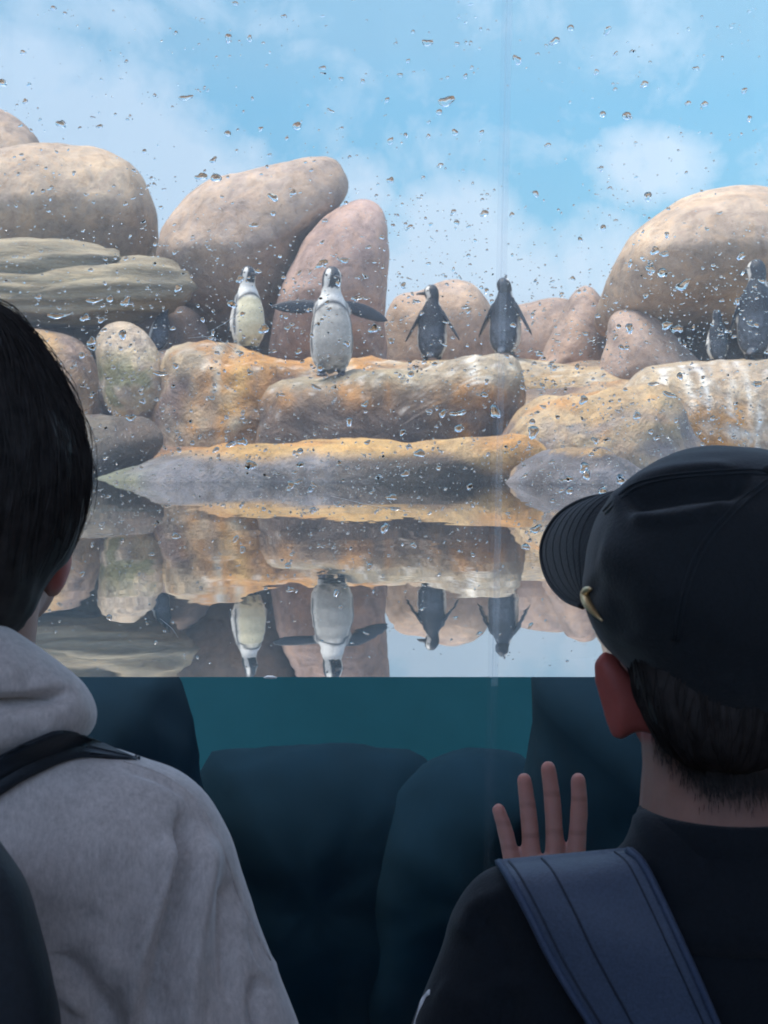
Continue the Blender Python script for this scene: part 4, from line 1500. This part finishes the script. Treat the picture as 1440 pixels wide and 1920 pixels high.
V, F, Nn = inflate(BODY1, 0.94, 0.095, center=(AX1, 1780), n=260, m=110, a=0.72, b=0.85, Tb=0.10, disp=0.003, dscale=9, oct=3, hook=F1)
hood_body = mesh('hoodie', V, F, M['fleece'], p1)
HOOD = mir([(-70, 1160), (-20, 1164), (10, 1172), (55, 1198), (100, 1228), (150, 1268), (176, 1305), (184, 1338), (176, 1366), (150, 1388), (90, 1404), (30, 1428), (-30, 1450)], AX1)
FH = creases([([(-170, 1330), (-60, 1328), (40, 1320), (110, 1306), (150, 1290)], 14, -0.020), ([(-150, 1270), (-40, 1262), (60, 1258)], 30, 0.004), ([(-60, 1400), (40, 1385), (120, 1360)], 26, 0.003)])
V, F, Nn = inflate(HOOD, 0.905, 0.062, center=(AX1, 1310), n=200, m=80, a=0.75, b=0.8, Tb=0.06, disp=0.002, dscale=12, oct=3, hook=FH)
hood = mesh('hood', V, F, M['fleece'], p1)
hoodie_bvh = bvh_of([hood_body, hood])
line_on('seam', [(232, 1428), (300, 1450), (360, 1492), (405, 1560), (438, 1650), (470, 1730), (507, 1800)], hoodie_bvh, 0.0009, M['fleece'], hood_body, 0.0)
legs(AX1, -0.42, 0.95, p1)

pack1 = empty('backpack', (X(AX1, 0.79), 0.79, -0.28))
tag(pack1, 'dark navy backpack worn over the grey hoodie', 'backpack')
PACK1 = mir([(-70, 1548), (-25, 1562), (2, 1590), (40, 1650), (74, 1740), (98, 1840), (110, 1950), (112, 2150), (90, 2330), (-20, 2360)], AX1)
V, F, Nn = inflate(PACK1, 0.785, 0.07, center=(AX1, 1900), n=140, m=50, a=0.6, b=0.7, Tb=0.06, disp=0.002, dscale=12, oct=3)
mesh('pack_body', V, F, M['navy_nylon'], pack1)
ribbon('strap', [(-150, 1590), (-60, 1528), (0, 1492), (60, 1456), (150, 1421), (262, 1426)], [(-150, 1500), (-60, 1444), (0, 1420), (60, 1391), (130, 1372), (263, 1422)], hoodie_bvh, 0.002, 0.005, M['navy_nylon'], pack1, 44, 8, bulge=0.004, taper=True)
ribbon('strap_fold', [(-150, 1540), (-60, 1492), (0, 1462), (60, 1432), (150, 1404), (254, 1422)], [(-150, 1496), (-60, 1440), (0, 1416), (60, 1387), (130, 1370), (256, 1419)], hoodie_bvh, 0.008, 0.004, M['navy_nylon'], pack1, 44, 6, bulge=0.003, taper=True)

# ---- right person: black cap and tee, hand on the glass
D2 = 0.94
AX2 = 1370
p2 = empty('person', (X(AX2, D2), D2, FLOOR))
tag(p2, 'person in a black cap and black tee pressing a hand on the window', 'person')
b = Blob()
hc2 = W(1368, 1165, 0.955)
b.ell(hc2, (0.070, 0.082, 0.098), None, 28, 18)
eyes2 = add_face(b, hc2, Vector((-0.25, 1, 0)), 0.07)
b.cap([W(1362, 1720, 0.945), W(1361, 1540, 0.945), W(1366, 1440, 0.945), W(1368, 1290, 0.95)], [0.064, 0.0535, 0.0525, 0.056], 24)
V, F, Nn = inflate([(1119, 1240), (1128, 1226), (1150, 1232), (1185, 1268), (1218, 1305), (1236, 1345), (1228, 1375), (1200, 1372), (1180, 1378), (1166, 1387), (1153, 1380), (1146, 1352), (1138, 1318), (1124, 1280)], 0.925, 0.011, n=60, m=24, a=0.8, b=0.9)
b.add(V, F)
b.cap([W(q[0], q[1], 0.923) for q in ((1158, 1236), (1136, 1230), (1124, 1246), (1125, 1275), (1134, 1308), (1143, 1345), (1155, 1374))], [0.0022, 0.0034, 0.0036, 0.0034, 0.0032, 0.003, 0.0032], 10)
b.ell(W(1610, 1290, 0.94), (0.008, 0.016, 0.026), None, 14, 10)


# the raised left arm and its hand, palm against the window
def G(px, py, back): return W(px, py, GLASS_IN - back)


FING = [([(966, 1650), (959, 1610), (946, 1553), (935, 1519)], (19, 17, 16, 13.8)),          # little
        ([(1001, 1650), (996, 1590), (991, 1526), (983, 1463)], (21, 18, 17, 15.2)),          # ring
        ([(1039, 1650), (1040, 1590), (1036, 1505), (1028, 1441)], (21, 18, 17.2, 15.6)),       # middle
        ([(1076, 1650), (1081, 1590), (1086, 1510), (1084, 1463)], (21.5, 18.6, 17.6, 15.4))]         # index
for pts, rs in FING:
    k = (GLASS_IN - 0.01) / FPX * 0.94
    sp = spline([Vector((a, c_, 0)) for a, c_ in pts], 13, False)
    P, Q = [], []
    for i, q in enumerate(sp):
        t = i / 12 * (len(rs) - 1); i0 = min(len(rs) - 2, int(t))
        r = (rs[i0] + (rs[i0 + 1] - rs[i0]) * (t - i0)) * k
        r *= 1 + 0.035 * math.exp(-((i - 4.3) / 1.0) ** 2) + 0.03 * math.exp(-((i - 8.4) / 0.9) ** 2)
        P.append(G(q.x, q.y, r + 0.0012 + 0.006 * (1 - i / 12) ** 1.5)); Q.append(r)
    b.cap(P, Q, 16)
b.ell(G(1020, 1700, 0.017), (0.030, 0.013, 0.038), None, 20, 14)
b.ell(G(985, 1745, 0.020), (0.015, 0.015, 0.032), None, 16, 12)
b.cap([G(1060, 1770, 0.022), G(1100, 1725, 0.020), G(1128, 1672, 0.014), G(1140, 1640, 0.011)], [0.013, 0.0115, 0.0095, 0.007], 12)
wr, el, shd = W(1020, 1815, 1.07), W(930, 2080, 1.02), W(1010, 1780, 0.965)
b.cap([G(1022, 1740, 0.021), wr, wr.lerp(el, 0.4), el], [0.022, 0.019, 0.026, 0.031], 18)
b.cap([el, shd, W(1200, 1720, 0.95)], [0.03, 0.034, 0.04], 18)
b.ell(W(AX2, 1850, 0.955), (0.10, 0.06, 0.12))
sh2 = W(2 * AX2 - 935, 1720, 0.95)
rh = W(2 * AX2 - 880, 2300, 0.97)
b.cap([W(AX2 + 150, 1780, 0.955), W(2 * AX2 - 985, 1800, 0.96), W(2 * AX2 - 940, 2060, 0.96), rh, rh + Vector((0, 0.03, -0.10))], [0.04, 0.036, 0.031, 0.022, 0.019], 16)
hp = rh + Vector((0, 0.035, -0.14))
b.ell(hp, (0.013, 0.03, 0.036))
for k in range(4):
    b.cap([hp + Vector((0, -0.023 + k * 0.016, -0.02)), hp + Vector((-0.004, -0.022 + k * 0.017, -0.055)), hp + Vector((-0.014, -0.022 + k * 0.016, -0.082 + 0.006 * abs(k - 1.4)))], [0.0085, 0.0078, 0.006], 8)
b.cap([hp + Vector((0, 0.02, 0.015)), hp + Vector((-0.008, 0.04, -0.02)), hp + Vector((-0.014, 0.043, -0.042))], [0.011, 0.009, 0.0075], 8)


def skin2(p, n):
    x, y = proj(p)
    c = SKIN
    if p.y > 1.0: c = tuple(v * k for v, k in zip(SKIN, (1.75, 1.65, 1.75)))  # skin near the glass painted lighter, as if lit from the window
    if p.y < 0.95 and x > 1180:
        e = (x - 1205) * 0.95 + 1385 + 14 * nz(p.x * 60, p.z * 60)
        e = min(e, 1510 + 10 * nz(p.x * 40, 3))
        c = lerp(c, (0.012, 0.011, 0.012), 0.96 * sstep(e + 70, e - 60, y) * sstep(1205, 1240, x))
    c = lerp(c, EAR, 0.85 * sstep(1255, 1215, x) * sstep(1400, 1375, y) if x > 1100 else 0)
    if x < 1110 and y < 1640:
        for pts, rs in FING:
            tx, ty = pts[-1]
            c = lerp(c, (0.48, 0.22, 0.18), 0.5 * math.exp(-(((x - tx) / 22) ** 2 + ((y - ty) / 22) ** 2)))
        for pts, rs in FING:                      # creases over the finger joints
            if abs(x - pts[2][0]) > 40: continue
            for f in (0.36, 0.37, 0.68, 0.69):
                i = 0 if f < 0.5 else 1
                q = Vector(pts[1 + i]).lerp(Vector(pts[2 + i]), 0.35 if i == 0 else 0.25)
                c = lerp(c, (0.20, 0.09, 0.075), 0.35 * math.exp(-((y - q.y - 2 + (f * 100 % 2) * 5) / 2.6) ** 2) * sstep(24, 12, abs(x - q.x)))
    return c


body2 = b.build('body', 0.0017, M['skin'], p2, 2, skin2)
for e in eyes2: add_eye(e, 0.0105, p2)

NAPE = [(1182, 1150), (1186, 1270), (1208, 1340), (1242, 1395), (1290, 1432), (1370, 1450), (1440, 1440), (1490, 1400), (1525, 1310), (1545, 1150), (1370, 1080)]
V, F, Nn = inflate(NAPE, 0.905, 0.052, center=(1370, 1280), n=110, m=40, a=0.8, b=0.8, Tb=0.05)
nape = mesh('hair', V, F, M['hair'], p2)
strands('hair_strands', BVHTree.FromPolygons(V, F), W(1370, 1270, 0.905), Vector((0, -0.1, 1)), 900, 40, 168, 0.0005, M['hair'], nape, 5, lift=(0.0003, 0.0022))

fz_b = bvh_of([body2, nape]); rn = random.Random(21); V, F = [], []
for _ in range(2200):
    x = rn.uniform(1222, 1500); sl = rn.gauss(0.5, 0.7); y0 = min(1478, (x - 1205) * 0.95 + 1360) + abs(rn.gauss(0, 24)) - 30
    P = [onto(fz_b, x + sl * k, y0 + 4.5 * k, 0.0002 + 0.0002 * k) for k in range(4)]
    if any(p is None for p in P): continue
    v, f = tube(P, [0.00015, 0.00013, 0.0001, 0.00005], 3, False)
    q = len(V); V += v; F += [tuple(a + q for a in g_) for g_ in f]
tag(mesh('nape_hairs', V, F, M['hair'], nape), kind='stuff')

CAP = [(1094, 1120), (1097, 1065), (1108, 1005), (1133, 953), (1168, 914), (1213, 877), (1265, 851), (1325, 839), (1395, 839), (1470, 852), (1545, 888), (1602, 950), (1640, 1040), (1650, 1150), (1630, 1260), (1570, 1340), (1490, 1385), (1400, 1400), (1325, 1385), (1262, 1340), (1210, 1288), (1168, 1243), (1132, 1208), (1108, 1165)]
FC = creases([([(1160, 945), (1215, 930), (1290, 920), (1370, 912), (1420, 902)], 20, -0.011), ([(1175, 968), (1240, 972), (1310, 962), (1380, 935)], 13, 0.004), ([(1140, 960), (1200, 905), (1280, 885), (1400, 880)], 14, 0.004),
              ([(1100, 1090), (1150, 1130), (1180, 1210)], 30, -0.003), ([(1250, 1200), (1350, 1250), (1450, 1260)], 50, -0.003), ([(1120, 1040), (1200, 1060), (1260, 1150)], 40, 0.003)])
V, F, Nn = inflate(CAP, 0.935, 0.105, center=(1385, 1110), n=190, m=90, a=0.85, b=0.9, Tb=0.098, disp=0.0016, dscale=18, oct=3, hook=FC)
cap = mesh('cap', V, F, M['cap_cloth'], p2)
cb = BVHTree.FromPolygons(V, F)
for pts in ([(1132, 958), (1180, 912), (1240, 893), (1320, 884), (1400, 880), (1442, 884)], [(1136, 964), (1184, 919), (1242, 900), (1320, 891), (1400, 887), (1442, 890)],
            [(1442, 896), (1390, 935), (1340, 985), (1300, 1045), (1275, 1120), (1262, 1200)], [(1446, 904), (1400, 940), (1350, 990), (1310, 1050), (1285, 1122), (1272, 1202)]):
    line_on('seam', pts, cb, 0.0007, M['cap_thread'], cap, 0.0002, 50)
bb = Blob(); bb.ell(onto(cb, 1452, 884), (0.008, 0.006, 0.005), None, 16, 10)
mesh('button', bb.V, bb.F, M['cap_cloth'], cap)
# brim: a curved board from the front of the crown towards the window
inn = spline([W(*q) for q in ((1176, 922, 0.965), (1138, 962, 0.955), (1116, 1010, 0.948), (1106, 1060, 0.943), (1100, 1105, 0.938), (1098, 1137, 0.935))], 40, False)
outr = spline([W(*q) for q in ((1168, 928, 0.985), (1100, 937, 1.0), (1050, 964, 1.016), (1022, 1005, 1.024), (1016, 1045, 1.02), (1030, 1090, 1.0), (1058, 1122, 0.972), (1092, 1137, 0.945))], 40, False)
V, F = [], []
NVB = 14
for s in (0, 1):
    for i in range(40):
        for j in range(NVB + 1):
            t = j / NVB
            p = inn[i].lerp(outr[i], t) + Vector((0, -0.010 * math.sin(math.pi * t) * math.sin(math.pi * i / 39), 0.004 * math.sin(math.pi * t)))
            V.append(p + Vector((0.001, 0.0032, 0)) * s)
n2 = 40 * (NVB + 1)
for i in range(39):
    for j in range(NVB):
        a = i * (NVB + 1) + j
        F.append((a, a + 1, a + NVB + 2, a + NVB + 1)); F.append((n2 + a, n2 + a + NVB + 1, n2 + a + NVB + 2, n2 + a + 1))
    a, c = i * (NVB + 1) + NVB, (i + 1) * (NVB + 1) + NVB
    F.append((a, n2 + a, n2 + c, c))
brim = mesh('brim', V, F, M['cap_cloth'], cap)
bmv = brim.data.vertices
for r_ in range(6):
    t = 0.30 + 0.125 * r_
    P = []
    for i in range(3, 38):
        j = t * NVB; j0 = int(j)
        a = V[i * (NVB + 1) + j0].lerp(V[i * (NVB + 1) + min(NVB, j0 + 1)], j - j0)
        P.append(a + Vector((0, -0.0003, 0)))
    v, f = tube(P, 0.0003, 5)
    mesh('stitch_row', v, f, M['cap_thread'], brim)
v, f = tube([p + Vector((0.0005, 0.0016, 0)) for p in outr], 0.0022, 8)
mesh('brim_edge', v, f, M['cap_cloth'], brim)
# small gold hook-shaped emblem
hk = spline([Vector((x, y, 0)) for x, y in ((1113, 1104), (1105, 1103), (1101, 1112), (1104, 1125), (1114, 1142), (1133, 1162))], 26, False)
P = []
for q in hk:
    p = onto(cb, q.x, q.y, 0.0015)
    if p is None: p = W(q.x, q.y, 0.93)
    P.append(p)
for _ in range(4): P = [P[0]] + [(P[i - 1] + P[i] * 2 + P[i + 1]) / 4 for i in range(1, len(P) - 1)] + [P[-1]]
v, f = tube(P, [0.0007 + 0.0024 * math.sin(math.pi * min(1, (i / 25) ** 0.75 * 0.98 + 0.02)) ** 1.2 for i in range(26)], 10)
mesh('emblem', v, f, M['gold'], cap)

TEE = mir([(1370, 1528), (1290, 1526), (1235, 1524), (1196, 1526), (1182, 1560), (1160, 1592), (1110, 1606), (1000, 1616), (930, 1630), (888, 1658), (856, 1706), (834, 1775), (806, 1850), (775, 1925), (752, 2010), (745, 2110), (790, 2150), (960, 2160), (1000, 2400), (1060, 2700), (1300, 2740)][::-1], AX2)
FT = creases([([(880, 1700), (930, 1760), (960, 1850)], 26, -0.004), ([(860, 1760), (900, 1700), (960, 1670)], 18, 0.004), ([(960, 1850), (950, 1950), (960, 2050)], 22, -0.006), ([(1190, 1660), (1260, 1700), (1400, 1720)], 40, -0.003), ([(820, 1850), (870, 1880), (930, 1880)], 24, 0.003)])
V, F, Nn = inflate(TEE, 0.955, 0.085, center=(1370, 1900), n=260, m=90, a=0.72, b=0.85, Tb=0.09, disp=0.0022, dscale=10, oct=3, hook=FT)
tee = mesh('tee_shirt', V, F, M['tee'], p2)
tb_ = BVHTree.FromPolygons(V, F)
V, F = [], []
cc = W(1362, 1518, 0.945)
RING = [(0.0, 0.0505, 0.053), (0.003, 0.0525, 0.0555), (0.0, 0.0545, 0.0575), (-0.014, 0.0555, 0.0585), (-0.017, 0.0535, 0.0575), (-0.034, 0.068, 0.066), (-0.052, 0.088, 0.074), (-0.066, 0.100, 0.074), (-0.085, 0.100, 0.045)]
for dz, rx, ry in RING:
    for i in range(64):
        a = 2 * math.pi * i / 64
        V.append(cc + Vector((rx * math.cos(a), ry * math.sin(a), dz - 0.012 * math.sin(a) * (1 if math.sin(a) > 0 else 0))))
for j in range(len(RING) - 1):
    for i in range(64):
        k = (i + 1) % 64
        F.append((j * 64 + i, (j + 1) * 64 + i, (j + 1) * 64 + k, j * 64 + k))
mesh('collar', V, F, M['tee'], tee)
# white hook-shaped print on the sleeve
line_on('print', [(806, 1860), (798, 1867), (792, 1880), (784, 1898), (778, 1916), (776, 1940)], tb_, 0.0014, M['white_print'], tee, 0.0, 30, 8, lambda t: 0.30 + 0.9 * math.exp(-((t - 0.25) / 0.18) ** 2) + 0.8 * math.exp(-((t) / 0.07) ** 2))
legs(AX2, -0.42, 0.96, p2)

pack2 = empty('backpack', (X(AX2, 0.80), 0.80, -0.30))
tag(pack2, 'slate blue backpack worn over the black tee, its wide strap on the shoulder', 'backpack')
PACK2 = mir([(1370, 1945), (1300, 1950), (1230, 1975), (1190, 2040), (1170, 2200), (1170, 2420), (1220, 2480)], AX2)
V, F, Nn = inflate(PACK2, 0.80, 0.06, center=(AX2, 2200), n=120, m=44, a=0.6, b=0.7, Tb=0.055)
mesh('pack_body', V, F, M['strap'], pack2)
SL = [(926, 1612), (945, 1645), (985, 1718), (1020, 1790), (1062, 1862), (1105, 1930), (1150, 2010)]
SR = [(1186, 1588), (1212, 1615), (1245, 1680), (1282, 1760), (1318, 1840), (1352, 1920), (1390, 2010)]
st = ribbon('strap', SL, SR, tb_, 0.002, 0.006, M['strap'], pack2, 70, 22, bulge=0.005)
sbv = bvh_of([st])


def between(t): return [(a[0] + (c[0] - a[0]) * t, a[1] + (c[1] - a[1]) * t + (6 if i == 0 else 0)) for i, (a, c) in enumerate(zip(SL, SR))]


for t, rr, mt in ((0.035, 0.0024, 'strap_edge'), (0.965, 0.0024, 'strap_edge'), (0.11, 0.0008, 'strap_seam'), (0.345, 0.0008, 'strap_seam'), (0.87, 0.0006, 'strap_seam')):
    line_on('piping' if mt == 'strap_edge' else 'seam', between(t), sbv, rr, M[mt], st, 0.0002, 60)
